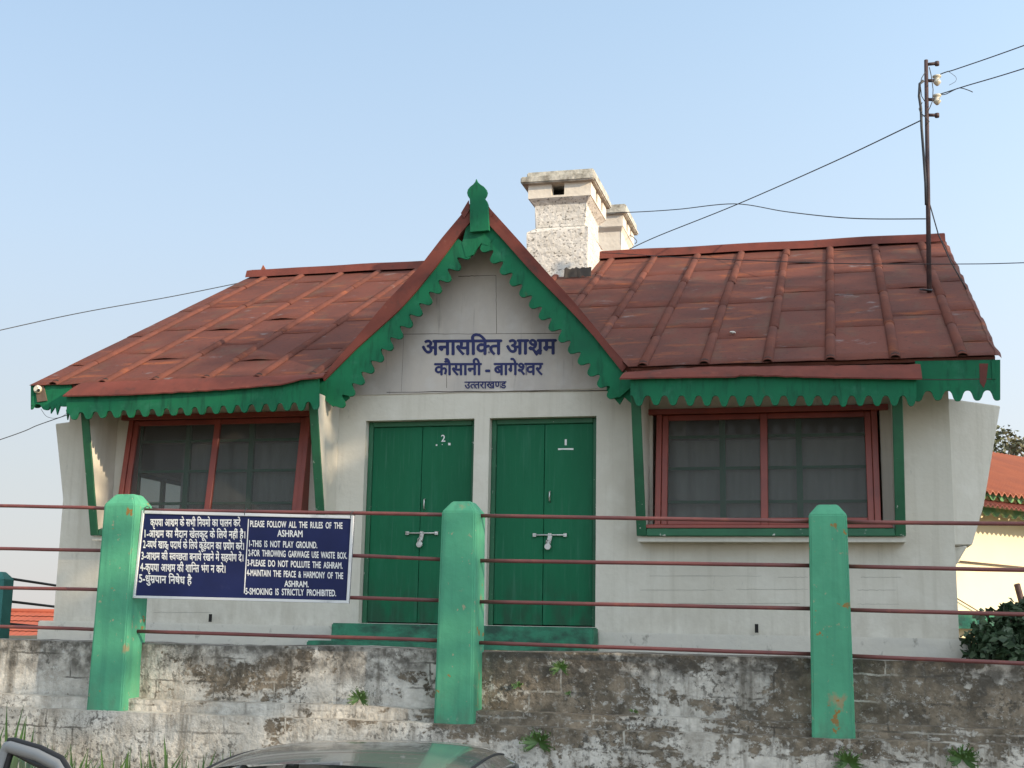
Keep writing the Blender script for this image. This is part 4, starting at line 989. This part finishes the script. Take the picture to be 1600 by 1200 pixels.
m.tube([P(u, v, py - .05) for u, v in ((1452, 105), (1455, 118), (1458, 140), (1457, 158), (1453, 168), (1448, 178), (1440, 183), (1436, 170), (1441, 160))], .005, 5)
m.tube([P(u, v, py - .05) for u, v in ((1446, 112), (1440, 122), (1438, 132), (1440, 150), (1446, 160))], .005, 5)
m.tube([P(u, v, py - .05) for u, v in ((1440, 178), (1447, 184), (1452, 190), (1446, 196))], .006, 5)
m.tube([P(u, v, py + .02) for u, v in ((1453, 320), (1466, 366), (1486, 410), (1510, 452))], .007, 5)
p0 = roof_hit(1438, 456); m.tube([roof_hit(1438, 455) + un * .02, roof_hit(1446, 460) + un * .05, roof_hit(1456, 458) + un * .03], .012, 6)
m.build('cable', M['wire'], pole)
def wire(pts, r, label, name='wire'):
    m = MB(); P3 = [p if isinstance(p, Vector) else P(*p) for p in pts]
    out = []
    for i in range(len(P3) - 1):                             # Catmull-Rom
        a, b, c, d = P3[max(i - 1, 0)], P3[i], P3[i + 1], P3[min(i + 2, len(P3) - 1)]
        for k in range(8):
            t = k / 8; out.append(.5 * ((2 * b) + (c - a) * t + (2 * a - 5 * b + 4 * c - d) * t * t + (3 * b - a - 3 * c + d) * t ** 3))
    out.append(P3[-1]); m.tube(out, r * .78, 6)
    o = m.build(name, M['wire']); tag(o, label, 'wire'); return center(o)
wire([(1469, 116, py), (1480, 112, py - .02), (1497, 107, py - .1), (1600, 71, py - .8), (1900, -40, py - 3), (2500, -260, py - 4)], .0075, 'upper black wire running from the top insulator to the right edge')
wire([(1469, 147, py), (1482, 143, py - .03), (1510, 134, py - .15), (1600, 107, py - .8), (1900, 10, py - 3), (2500, -190, py - 4)], .0075, 'lower black wire running from the second insulator to the right edge')
wire([(1469, 148, py), (1478, 147, py), (1490, 141, py - .08), (1500, 137.5, py - .1), (1512, 140.5, py - .1), (1520, 144, py - .1)], .006, 'short loose wire end curling beside the second insulator')
wire([(1481, 111, py), (1493, 120, py), (1493, 127, py), (1483, 133, py)], .003, 'hair thin jumper wire looped between the two insulators')
wire([(1439, 188, py), (1410, 202, py + .2), (1300, 254, py + 1.5), (1150, 320, 18), (1030, 368, 19), (984, 389, 19.4)], .009, 'straight wire from the pole slanting down to the rear chimney')
wire([(942, 333, 19.1), (1000, 331, 19), (1060, 327, 18.5), (1148, 318.5, 17.9), (1230, 331, 16.5), (1330, 341, 15.2), (1446, 342, py)], .0085, 'sagging wire from the rear chimney cap across to the middle of the pole')
wire([(940, 395, 15.6), (965, 396, 15.4), (1060, 402, 14.6), (1200, 408, 13.8), (1336, 412, 13.3), (1500, 412.5, 12.8), (1600, 410.5, 12.6), (1900, 400, 12), (2600, 360, 11.5)], .006, 'slack black wire strung low across the right roof slope')
wire([(-1300, 790, 11), (-300, 585, 13), (0, 516, 15), (130, 488, 15.7), (270, 463, 16.4), (396, 437.5, 16.9)], .008, 'wire from the left sky to the left end of the roof ridge')
wire([(-1300, 1080, 10), (-300, 785, 11), (0, 687, 11.7), (60, 664, 11.85), (112, 646, 11.9)], .006, 'short wire at far left reaching the splintered left eave')
wire([(64, 639, 11.93), (72, 650, 11.9), (84, 653.5, 11.9), (96, 651, 11.9), (104, 646, 11.92)], .003, 'thin drooping flex hanging under the left corner lamp holder')
wire([(984, 367, 19.9), (990, 371, 19.6), (995, 377, 19.4), (992, 381, 19.4)], .008, 'bent tie wire hooked on the corner of the rear chimney cap')

pe = roof_hit(1145, 524)
m = MB(); bmesh.ops.create_icosphere(m.bm, subdivisions=2, radius=.03)
for v in m.bm.verts: v.co = Vector((v.co.x * 1.1, v.co.y * .8, v.co.z * .5)) * (1 + .25 * mnoise.noise(v.co * 40)) + pe + un * .03
tag(center(m.build('pebble', M['pebble'])), 'small pale pebble lying on the right roof slope', 'stone')

# ================================================================== things around
def leafcloud(m, c, rad, n, size, rs, flat=.35, shell=.0):
    for _ in range(n):
        while True:
            d = Vector((rs.uniform(-1, 1), rs.uniform(-1, 1), rs.uniform(-1, 1)))
            if shell < d.length < 1: break
        p = Vector(c) + Vector((d.x * rad[0], d.y * rad[1], d.z * rad[2]))
        s = size * rs.uniform(.6, 1.3)
        a = Vector((rs.uniform(-1, 1), rs.uniform(-1, 1), rs.uniform(-.7, .7))).normalized(); b = a.cross(Vector((rs.uniform(-1, 1), rs.uniform(-1, 1), rs.uniform(-1, 1)))).normalized()
        k = a.cross(b) * s * .12
        m.face([p - a * s * .5, p + b * s * flat + k, p + a * s * .55, p - b * s * flat + k])
# bush by the right corner
bp = P(1570, 1035, 12.2); rs = random.Random(5)
bush = thing('bush', (bp.x, 12.3, 1.5), 'dark green leafy bush behind the railing at the right corner of the bungalow', 'bush')
m = MB()
for u, v, y, r in ((1540, 1010, 12.3, .22), (1575, 985, 12.4, .27), (1610, 980, 12.5, .32), (1560, 1030, 12.1, .25), (1600, 1020, 12.2, .3), (1640, 990, 12.6, .4), (1585, 968, 12.5, .16)):
    leafcloud(m, P(u, v, y), (r, r * .9, r * .85), int(900 * r), .085, rs, .38)
for u, v in ((1533, 958), (1565, 965), (1521, 995), (1528, 975), (1598, 955), (1553, 970)): leafcloud(m, P(u, v, 12.4), (.06, .05, .05), 9, .075, rs, .4)
m.build('leaves', M['leaf_dark'], bush, rec=False)
m = MB()
for k in range(9):
    u = 1535 + k * 11; a = P(u + 10, 1050, 12.4); a.z = 1.48; b = P(u, 975 + rs.uniform(-15, 25), 12.4); m.tube([a, a.lerp(b, .5) + Vector((rs.uniform(-.05, .05), 0, 0)), b], .008, 5)
m.build('stem', M['bark'], bush)

# neighbour house: its front runs away to the right and faces the sun
nd = Vector((.62, .79, 0)).normalized(); nn = Vector((nd.y, -nd.x, 0))
A0 = P(1530, 860, 21.0); A0.z = 0
def NP(s, z, o=0): return Vector((A0.x, A0.y, 0)) + nd * s + nn * o + Vector((0, 0, z))
def nhit(u, v, o=0):
    d = ROT @ Vector(((u - 800) / F, -(v - 600) / F, -1.0)); b = Vector((A0.x, A0.y, 0)) + nn * o
    t = (b - CAM).dot(nn) / d.dot(nn); return CAM + d * t
zf = nhit(1570, 775, .7).z; zr = nhit(1570, 791, .62).z; zw0 = nhit(1545, 957, 0).z
neigh = thing('neighbour_house', NP(3, zw0), 'sunlit cream house with orange corrugated roof and pale green scalloped fringe beyond the right corner', 'house')
m = MB(); m.hexa([NP(-3, 1.0), NP(14, 1.0), NP(14, zf + .3), NP(-3, zf + .3)], [NP(-3, 1.0, -7), NP(14, 1.0, -7), NP(14, zf + .3, -7), NP(-3, zf + .3, -7)]); m.build('wall', M['cream'], neigh)
def corr(z0, z1, o0, o1, name, mt, per=.15, amp=.03, s0=-4, s1=15):
    m = MB(); n = int((s1 - s0) / per * 6)
    def f(i, j):
        s = s0 + (s1 - s0) * i; return NP(s, z0 + (z1 - z0) * j + amp * math.cos(6.2832 * (s - s0) / per), o0 + (o1 - o0) * j)
    m.grid(f, n, 1)
    m.grid(lambda i, j: f(i, 0) - Vector((0, 0, .02 * j)), n, 1)
    return m.build(name, mt, neigh, rec=False)
zrd = nhit(1570, 711, -3.0).z
corr(zf + .03, zrd, .72, -3.0, 'roof', M['orange_roof']); corr(zf + .03, zrd, -6.72, -3.0, 'roof', M['orange_roof'])
zl1 = nhit(1570, 788, .66).z
corr(zl1 - .06, zl1 + .05, .82, .48, 'lower_roof', M['trim'], .12, .02)
def nfr(vt, vb, o, per, name):
    zt, zb = nhit(1570, vt, o).z, nhit(1570, vb, o).z; m = MB(); n = 110; A, B = [], []
    N_ = int(19 / per * 10)
    for i in range(N_):
        qd = []
        for k in (i, i + 1):
            s = -4 + k * per / 10; c = tooth(k / 10, 1.2)
            qd.append((NP(s, zt, o), NP(s, zb + (zt - zb) * .45 * (1 - c), o)))
        f = [qd[0][1], qd[1][1], qd[1][0], qd[0][0]]; m.hexa(f, [p - nn * .03 for p in f])
    bmesh.ops.remove_doubles(m.bm, verts=m.bm.verts[:], dist=1e-5); m.build(name, M['pale_fringe'], neigh)
nfr(770, 784, .60, .24, 'fringe'); nfr(796, 809, .50, .24, 'fringe')
m = MB(); m.hexa([NP(-3, zw0 - .25, .02), NP(14, zw0 - .25, .02), NP(14, zw0, .02), NP(-3, zw0, .02)], [NP(-3, zw0 - .25, .3), NP(14, zw0 - .25, .3), NP(14, zw0, .3), NP(-3, zw0, .3)]); m.build('plinth', M['step'], neigh)
m = MB(); a, b = nhit(1500, 877, .04), nhit(1625, 889, .04); m.tube([a, b], .012, 5); a, b = nhit(1490, 932, .05), nhit(1530, 956, .05); m.tube([a, b], .01, 5); m.build('cable', M['wood'], neigh)
lp0, lp1 = nhit(1607, 980, .9), nhit(1589, 913, .9)
m = MB(); m.tube([lp0 + (lp0 - lp1) * .4, lp1], .045, 8); tag(center(m.build('prop_pole', M['iron'])), 'dark leaning prop pole before the sunlit cream wall at the right edge', 'pole')

# thin trees beyond the neighbour's roof
def thin_tree(u, vt, y, wdt, label, seed, dens=1.0):
    rs = random.Random(seed); base = P(u, 900, y); base.z = .5; top = P(u, vt, y)
    t = thing('thin_tree', base, label, 'tree', 'thin trees beyond the neighbour roof')
    m = MB(); m2 = MB(); H = top.z - base.z
    trunk = [base, base.lerp(top, .5) + Vector((.2, 0, 0)), base.lerp(top, .82)]
    m.tube(trunk, [.16, .10, .04], 7)
    for k in range(22):
        a = base.lerp(top, rs.uniform(.5, .85)); d = Vector((rs.uniform(-1, 1), rs.uniform(-1, 1), rs.uniform(.2, 1.0))); e = a + Vector((d.x * wdt, d.y * wdt, d.z * H * .13)) 
        if e.z > top.z: e.z = top.z - rs.uniform(0, .3)
        md = a.lerp(e, .5) + Vector((0, 0, .12)); m.tube([a, md, e], [.035, .022, .010], 5)
        for q in range(6):
            c = a.lerp(e, rs.uniform(.55, 1.05)) + Vector((rs.uniform(-.25, .25), rs.uniform(-.25, .25), rs.uniform(-.15, .2)))
            m.tube([a.lerp(e, .6), c], [.008, .004], 4, caps=False)
            leafcloud(m2, c, (.28, .28, .17), int(16 * dens), .14, rs, .28)
    m.build('trunk', M['bark'], t); m2.build('crown', M['leaf_mid'], t, rec=False)
thin_tree(1568, 664, 34, 1.2, 'thin sparse tree just right of the bungalow wall above the orange roof', 11)
thin_tree(1608, 660, 36, 1.6, 'thin sparse tree cut by the right edge above the orange roof', 12)
thin_tree(1500, 640, 40, 1.0, 'thin sparse tree mostly hidden behind the right end of the bungalow', 13)

# left: side fence and distant roof
sf = thing('side_fence', P(-10, 1000, 14.5), 'dark teal post with thin dark rails beyond the left end of the bungalow', 'fence')
m = MB(); a = P(-25, 900, 14.0).x; b = P(7.5, 900, 14.0).x; zt = P(0, 906, 14).z
m.hexa([(a, 14, 1.3), (b, 14, 1.3), (b, 14, zt), (a, 14, zt)], [(a, 14.2, 1.3), (b, 14.2, 1.3), (b, 14.2, zt), (a, 14.2, zt)]); xm = (a + b) / 2
zt2 = P(0, 893, 14).z; m.hexa([(a, 14, zt), (b, 14, zt), (b, 14.2, zt), (a, 14.2, zt)], [(xm - .06, 14.05, zt2), (xm + .06, 14.05, zt2), (xm + .06, 14.15, zt2), (xm - .06, 14.15, zt2)])
m.bevel(.01, 1); m.build('post', M['teal'], sf)
for p, q in (((5, 902.5), (95, 916)), ((5, 938.5), (95, 949)), ((5, 974), (95, 982))):
    m = MB(); A = P(*p, 14.1); B = P(*q, 16.2); m.tube([A, B, B + (B - A) * .5], .018, 6); m.build('rail', M['wire'], sf)
dh = thing('distant_house', P(40, 1000, 40), 'low distant house with orange red tiled roof at the far left below the railing', 'house')
y0_ = 38; zt = P(40, 956, 43).z; zb = P(40, 1040, y0_).z; xa, xb = P(-400, 1000, y0_).x, P(230, 1000, y0_).x
m = MB()
nrow = 10
for r in range(nrow):
    a, b = r / nrow, (r + 1) / nrow
    za, zb_ = zb + (zt - zb) * a, zb + (zt - zb) * b; ya, yb2 = y0_ + 5 * a, y0_ + 5 * b
    m.grid(lambda i, j: Vector((xa + (xb - xa) * i, ya + (yb2 - ya) * j, za + .025 + (zb_ - za - .025) * j + .012 * abs(math.sin(i * 3.1416 * 60)))), 360, 1)
m.face([(xa, 43, zt), (xb, 43, zt), (xb, 48, zb), (xa, 48, zb)])
m.build('roof', M['tile_roof'], dh, rec=False)
m = MB(); m.tube([(xa, 43, zt + .03), (xb, 43, zt + .03)], .09, 8); m.build('ridge_tile', M['tile_roof'], dh)
m = MB(); m.box((xa + .4, y0_ + .5, -.02), (xb - .4, 47.5, zb + .1)); m.build('wall', M['cream'], dh)

# ---- grass tufts and wall weeds
def tuft(u, y, tips, label, seed, extra=26):
    rs = random.Random(seed); b = P(u, 1260, y); b.z = .34
    m = MB()
    def blade(root, tip, w, bend):
        n = 7; side = Vector((1, .25 * rs.uniform(-1, 1), 0)).normalized(); A = []
        for i in range(n + 1):
            t = i / n; p = root.lerp(tip, t) + Vector((-bend * math.sin(3.14 * t) * .5, -.05 * math.sin(3.14 * t), bend * 0))
            ww = w * (1 - t ** 2.6) + .0004
            A.append((p - side * ww, p + Vector((0, .003, 0)), p + side * ww))
        for i in range(n):
            for k in (0, 1): m.face([A[i][k], A[i][k + 1], A[i + 1][k + 1], A[i + 1][k]], True)
    for tu, tv in tips:
        tip = P(tu, tv, y + rs.uniform(-.06, .06)); blade(b + Vector((rs.uniform(-.07, .07), rs.uniform(-.05, .05), 0)), tip, rs.uniform(.018, .028), rs.uniform(-.09, .09))
    for _ in range(extra):
        blade(b + Vector((rs.uniform(-.12, .12), rs.uniform(-.07, .07), 0)), b + Vector((rs.uniform(-.32, .32), rs.uniform(-.15, .1), rs.uniform(.40, .68))), rs.uniform(.010, .019), rs.uniform(-.1, .1))
    bmesh.ops.remove_doubles(m.bm, verts=m.bm.verts[:], dist=1e-5)
    o = m.build('grass_tuft', M['grass'], rec=False); tag(o, label, 'grass', 'grass tufts along the foot of the wall'); return center(o)
tuft(18, 7.6, [(11, 1097), (38, 1099), (41, 1119), (8, 1130), (30, 1150), (2, 1150)], 'tallest grass tuft at the far left before the grey wall', 1)
tuft(58, 7.62, [(42, 1118), (54, 1133), (62, 1158), (48, 1160)], 'grass tuft just right of the tallest tuft, above the open car door', 2)
tuft(95, 7.6, [(86, 1172), (75, 1170), (118, 1185), (104, 1176)], 'short grass tuft right of the open car door corner', 3, 16)
tuft(135, 7.6, [(110, 1161), (140, 1190), (160, 1191), (128, 1188)], 'grass tuft with one long arching blade between open door and car', 4, 16)
tuft(205, 7.6, [(200, 1174), (190, 1190), (222, 1192)], 'low grass tuft left of centre between the door and the windscreen', 5, 14)
tuft(255, 7.6, [(256, 1146), (232, 1169), (262, 1172), (285, 1180), (240, 1185)], 'grass tuft with upright blade near the left end of the car roof', 6, 20)
tuft(300, 7.6, [(318, 1179), (338, 1171), (310, 1188)], 'arching grass tuft right beside the car door mirror', 8, 16)
tuft(360, 7.62, [(360, 1170), (348, 1176)], 'small grass tuft peeking over the left end of the car roof', 9, 8)
def weed(u, v, y, r, n, label, seed, size=.026, flat=.2):
    rs = random.Random(seed); c = P(u, v, y); m = MB()
    for _ in range(n):
        an = rs.uniform(-2.4, 2.4); ln = r * rs.uniform(.4, 1.1)
        d = Vector((math.sin(an), -.55 * rs.random() - .15, math.cos(an) * .9)); e = c + d * ln
        s = Vector((d.z, .2, -d.x)).normalized() * size * flat
        md = c.lerp(e, .55)
        m.face([c, md + s, e, md - s])
        k = e + Vector((rs.uniform(-.3, .3), -.2, rs.uniform(-.6, .5))) * size * 1.3
        m.face([e, e.lerp(k, .5) + s, k, e.lerp(k, .5) - s])
    o = m.build('weed', M['grass'], rec=False); tag(o, label, 'weed', 'weeds growing out of the wall'); return center(o)
weed(876, 1044, FY + .08, .06, 60, 'small bushy weed high on the wall right of the middle post', 1)
weed(562, 1092, FY + .06, .075, 70, 'weed growing on the wall ledge left of the middle post', 2)
weed(841, 1160, FY - .17, .10, 60, 'hanging weed on the lower wall right of the car roof', 3, .035)
weed(1325, 1192, FY - .18, .085, 110, 'bushy weed at the bottom edge below the right post', 4)
weed(1503, 1186, FY - .18, .09, 80, 'weed at the bottom edge near the right corner', 5, .035)
weed(990, 1112, FY - .03, .03, 14, 'tiny weed on the ledge below the middle of the railing', 6, .02)
weed(889, 1084, FY + .08, .03, 12, 'tiny weed in a wall crack below the high weed', 7, .02)
weed(810, 1072, FY + .08, .04, 12, 'faint weed on the dark wall close to the middle post', 8, .03)

# ================================================================== the parked car
def build_car():
    CX, CYc, YAW = -2.02, 5.3, R_(8)
    CM = Matrix.Translation((CX, CYc, 0)) @ Matrix.Rotation(YAW, 4, 'Z')
    car = thing('parked_car', (CX, CYc, 0), 'dusty grey hatchback parked below the wall with its driver door open', 'car')
    T = lambda x, y, z: CM @ Vector((x, y, z))
    HW, RW = .74, .56
    # roof: crowned panel;  front is -y
    RF, RB = -.42, 1.10
    def rz(t): return 1.290 - .030 * (1 - t) ** 3 - .075 * t ** 2.5
    def roof_p(i, j):
        a = i * 2 - 1; y = RF + (RB - RF) * j; hw = RW + .02 * math.sin(3.14 * j)
        return T(a * hw, y - .05 * (1 - a * a) * (1 - j), rz(j) - .035 * a * a - .05 * abs(a) ** 9)
    m = MB(); m.grid(roof_p, 28, 18)
    for sgn in (0, 1):                                       # gutters
        m.tube([roof_p(sgn, j / 12) + Vector((0, 0, -.012)) for j in range(13)], .014, 6)
    m.build('roof', M['paint'], car, rec=False)
    for i in (.045, .955):
        m = MB(); m.tube([roof_p(i, j / 14) + Vector((0, 0, .001)) for j in range(15)], .006, 6); m.build('roof_gutter', M['rubber'], car)
    def ws(i, j):
        a = i * 2 - 1; top = roof_p(i, 0) + Vector((0, 0, -.014)); bot = T(a * (HW - .08), -1.02 - .10 * (1 - a * a), .93)
        return top.lerp(bot, .05 + .95 * j) + (CM.to_3x3() @ Vector((0, -.03, .02))) * math.sin(3.14 * j)
    m = MB(); m.grid(ws, 16, 10); m.build('windscreen', M['carglass'], car, rec=False)
    m = MB(); m.tube([ws(i / 16, -.02) + Vector((0, 0, .0)) for i in range(17)], .010, 6); m.build('screen_seal', M['rubber'], car)
    m = MB()
    for i in (0, 1):
        m.tube([roof_p(i, 0.02) + Vector((0, 0, -.03))] + [ws(i, j / 6) for j in range(7)], [.03] + [.032] * 7, 8)
        m.build('pillar', M['paint'], car); m = MB()
    m.tube([roof_p(i / 8, 1) + Vector((0, 0, -.02)) for i in range(9)], .03, 6)
    m.build('tailgate_rail', M['paint'], car)
    for i, s in ((0, -1), (1, 1)):
        m = MB(); m.tube([roof_p(i, 1) + Vector((0, 0, -.03)), T(s * (HW - .04), 1.52, .92)], [.035, .05], 8); m.build('pillar', M['paint'], car); m = MB()
        m.tube([roof_p(i, .52) + Vector((0, 0, -.03)), T(s * HW, .36, .90)], [.026, .034], 8); m.build('pillar', M['paint'], car)
    def rw(i, j):
        return roof_p(i, 1).lerp(T((i * 2 - 1) * (HW - .06), 1.56, .92), j)
    m = MB(); m.grid(rw, 10, 6); m.build('rear_window', M['carglass'], car, rec=False)
    m = MB()
    for i, s in ((0, -1), (1, 1)):
        for (ja, ya), (jb, yb) in ((((.02, -.95)), (.50, .33)), ((.54, .39), (.98, 1.46))):
            if s == -1 and ja < .1: continue                 # front right door stands open
            m.face([roof_p(i, ja) + Vector((0, 0, -.04)), roof_p(i, jb) + Vector((0, 0, -.04)), T(s * (HW - .01), yb, .90), T(s * (HW - .01), ya, .92)])
    m.build('side_window', M['carglass'], car, rec=False)
    m = MB()                                                 # window frames with dark rubber on the near side
    for i, s in ((1, 1),):
        for (ja, ya), (jb, yb) in ((((.03, -.93)), (.50, .33)), ((.54, .39), (.95, 1.42))):
            a, b, c, d = roof_p(i, ja) + Vector((0, 0, -.05)), roof_p(i, jb) + Vector((0, 0, -.05)), T(s * (HW - .0), yb, .90), T(s * (HW - .0), ya, .92)
            o = CM.to_3x3() @ Vector((s * .012, 0, 0))
            m.tube([d + o, a.lerp(d, .12) + o, a.lerp(b, .07) + o, a.lerp(b, .93) + o, b.lerp(c, .12) + o, c + o], .011, 6)
    m.build('window_seal', M['rubber'], car)
    # lower body: loft of sections along y
    st = [(-1.78, .56, .30, .55), (-1.72, .66, .22, .66), (-1.55, .70, .20, .76), (-1.02, .735, .20, .90), (-.3, HW, .20, .92), (.4, HW + .01, .20, .92), (1.2, HW, .22, .92), (1.55, .70, .26, .90), (1.70, .64, .30, .70), (1.74, .58, .34, .52)]
    m = MB(); rings = []
    for y, hw, z0, z1 in st:
        pr = []
        for k in range(16):
            a = 6.2832 * (k + .5) / 16; ex = .35
            cx, cz = math.cos(a), math.sin(a)
            X_ = hw * math.copysign(abs(cx) ** ex, cx); Z_ = (z0 + z1) / 2 + (z1 - z0) / 2 * math.copysign(abs(cz) ** ex, cz)
            pr.append(m.bm.verts.new(T(X_, y, Z_)))
        rings.append(pr)
    for A, B in zip(rings, rings[1:]):
        for k in range(16):
            f = m.bm.faces.new([A[k], A[(k + 1) % 16], B[(k + 1) % 16], B[k]]); f.smooth = True
    m.bm.faces.new(rings[0]); m.bm.faces.new(rings[-1][::-1])
    m.build('body', M['paint'], car)
    for x, y in ((-.66, -1.15), (.66, -1.15), (-.66, 1.15), (.66, 1.15)):
        ax = CM.to_3x3() @ Vector((1 if x > 0 else -1, 0, 0))
        m = MB(); m.lathe(T(x - .07 * (1 if x > 0 else -1), y, .27), [(.20, 0), (.265, .01), (.27, .08), (.265, .15), (.19, .16)], 24, ax); wh = m.build('wheel', M['tyre'], car)
        m = MB(); m.lathe(T(x - .07 * (1 if x > 0 else -1), y, .27) + ax * .158, [(.18, 0), (.17, .012), (.05, .02)], 20, ax); m.build('rim', M['steel'], wh)
    for s in (-1, 1):
        m = MB(); m.cbox(T(s * .47, -1.765, .55), (.26, .05, .14), CM.to_3x3()); m.bevel(.02, 2); m.build('headlight', M['alu'], car)
        m = MB(); m.cbox(T(s * .52, 1.73, .66), (.14, .05, .24), CM.to_3x3()); m.bevel(.015, 2); m.build('tail_light', M['lamp_red'], car)
    m = MB(); m.cbox(T(0, -1.80, .33), (1.30, .10, .14), CM.to_3x3()); m.cbox(T(0, 1.76, .36), (1.26, .10, .14), CM.to_3x3()); m.bevel(.03, 2); m.build('bumper', M['rubber'], car)
    # open driver door on the image left, hinged at the front
    hg = T(-HW, -.98, 0); DM = Matrix.Translation(hg) @ Matrix.Rotation(YAW + R_(57), 4, 'Z')
    Dq = lambda y, z, x=0.0: DM @ Vector((x, y * .66, z + (.02 if z > 1 else 0)))
    m = MB(); m.prism([Dq(.02, .28), Dq(1.06, .28), Dq(1.12, .60), Dq(1.10, .90), Dq(.02, .90)], DM.to_3x3() @ Vector((.06, 0, 0))); m.bevel(.02, 2); door = m.build('door', M['paint'], car)
    fr = [Dq(.03, .90, .03), Dq(.16, 1.06, .06), Dq(.32, 1.19, .09), Dq(.46, 1.235, .105), Dq(.70, 1.262, .11), Dq(1.00, 1.278, .11), Dq(1.035, 1.276, .11), Dq(1.052, 1.258, .108), Dq(1.075, 1.19, .10), Dq(1.10, .90, .03)]
    m = MB(); m.tube(fr, .027, 8); m.build('frame', M['carframe'], door)
    m = MB(); m.tube([p + Vector((0, 0, .026)) for p in fr[1:-1]], .011, 6)
    ce = sum(fr, Vector()) / len(fr); m.tube([p + (ce - p).normalized() * .034 for p in fr], .013, 6); m.build('seal', M['rubber'], door)
    m = MB(); m.face([p + (ce - p).normalized() * .03 for p in fr]); m.build('pane', M['glass'], door, rec=False)
    m = MB(); m.cbox(Dq(.12, .97, -.09), (.16, .07, .11), DM.to_3x3()); m.bevel(.025, 2); m.build('mirror', M['rubber'], door)
    m = MB(); c = T(-.60, -.62, 1.19); m.cbox(c + Vector((-.06, 0, .0)), (.13, .06, .08), Matrix.Rotation(-.5, 3, 'Y')); m.bevel(.025, 3); m.build('mirror', M['rubber'], car)
build_car()

# ================================================================== trees outside the frame, whose shade falls on the bungalow
def shade_tree(x, y, H, R0, label, seed, n=3600, dn=1.0):
    rs = random.Random(seed)
    t = thing('shade_tree', (x, y, 0), label, 'tree', 'broad trees beyond the right edge of the photo')
    m = MB(); m2 = MB(); base = Vector((x, y, -.05)); top = Vector((x + .4, y + .2, H * .62))
    m.tube([base, base.lerp(top, .5) + Vector((.15, .1, 0)), top], [.30, .22, .12], 9)
    for k in range(9):
        a = 6.2832 * k / 9 + rs.uniform(-.3, .3); s = base.lerp(top, rs.uniform(.45, 1)); e = Vector((x + math.cos(a) * R0 * .7, y + math.sin(a) * R0 * .7, H * rs.uniform(.45, .85)))
        m.tube([s, s.lerp(e, .5) + Vector((0, 0, .4)), e], [.09, .06, .03], 6)
    for k in range(26):
        d = Vector((rs.uniform(-1, 1), rs.uniform(-1, 1), rs.uniform(-1, 1))).normalized() * rs.uniform(.25, .85)
        c = Vector((x + d.x * R0, y + d.y * R0, H * .58 + d.z * H * .40))
        leafcloud(m2, c, (R0 * .45, R0 * .45, H * .15), int(n * dn) // 26, .42, rs, .4)
    m.build('trunk', M['bark'], t); m2.build('crown', M['leaf_shade'], t, rec=False)
for k, (x, y, H, R0) in enumerate(((15.5, 1.2, 11.5, 3.4), (17, 5.6, 14, 3.4), (16.5, 9.6, 14.2, 3.3), (18, 12.4, 13.6, 2.8), (14.5, 5.0, 8.5, 3.0), (20, 3, 14.5, 3.4), (20.5, 8, 15.5, 3.4), (23, 5.5, 16, 3.6), (24, 10, 16.5, 3.4))):
    shade_tree(x, y - 1.7, H, R0, 'broad leafy tree beyond the right edge of the photo, shading the bungalow', 40 + k, dn={0: .13, 4: .3, 5: .16, 1: .75}.get(k, 1.0))
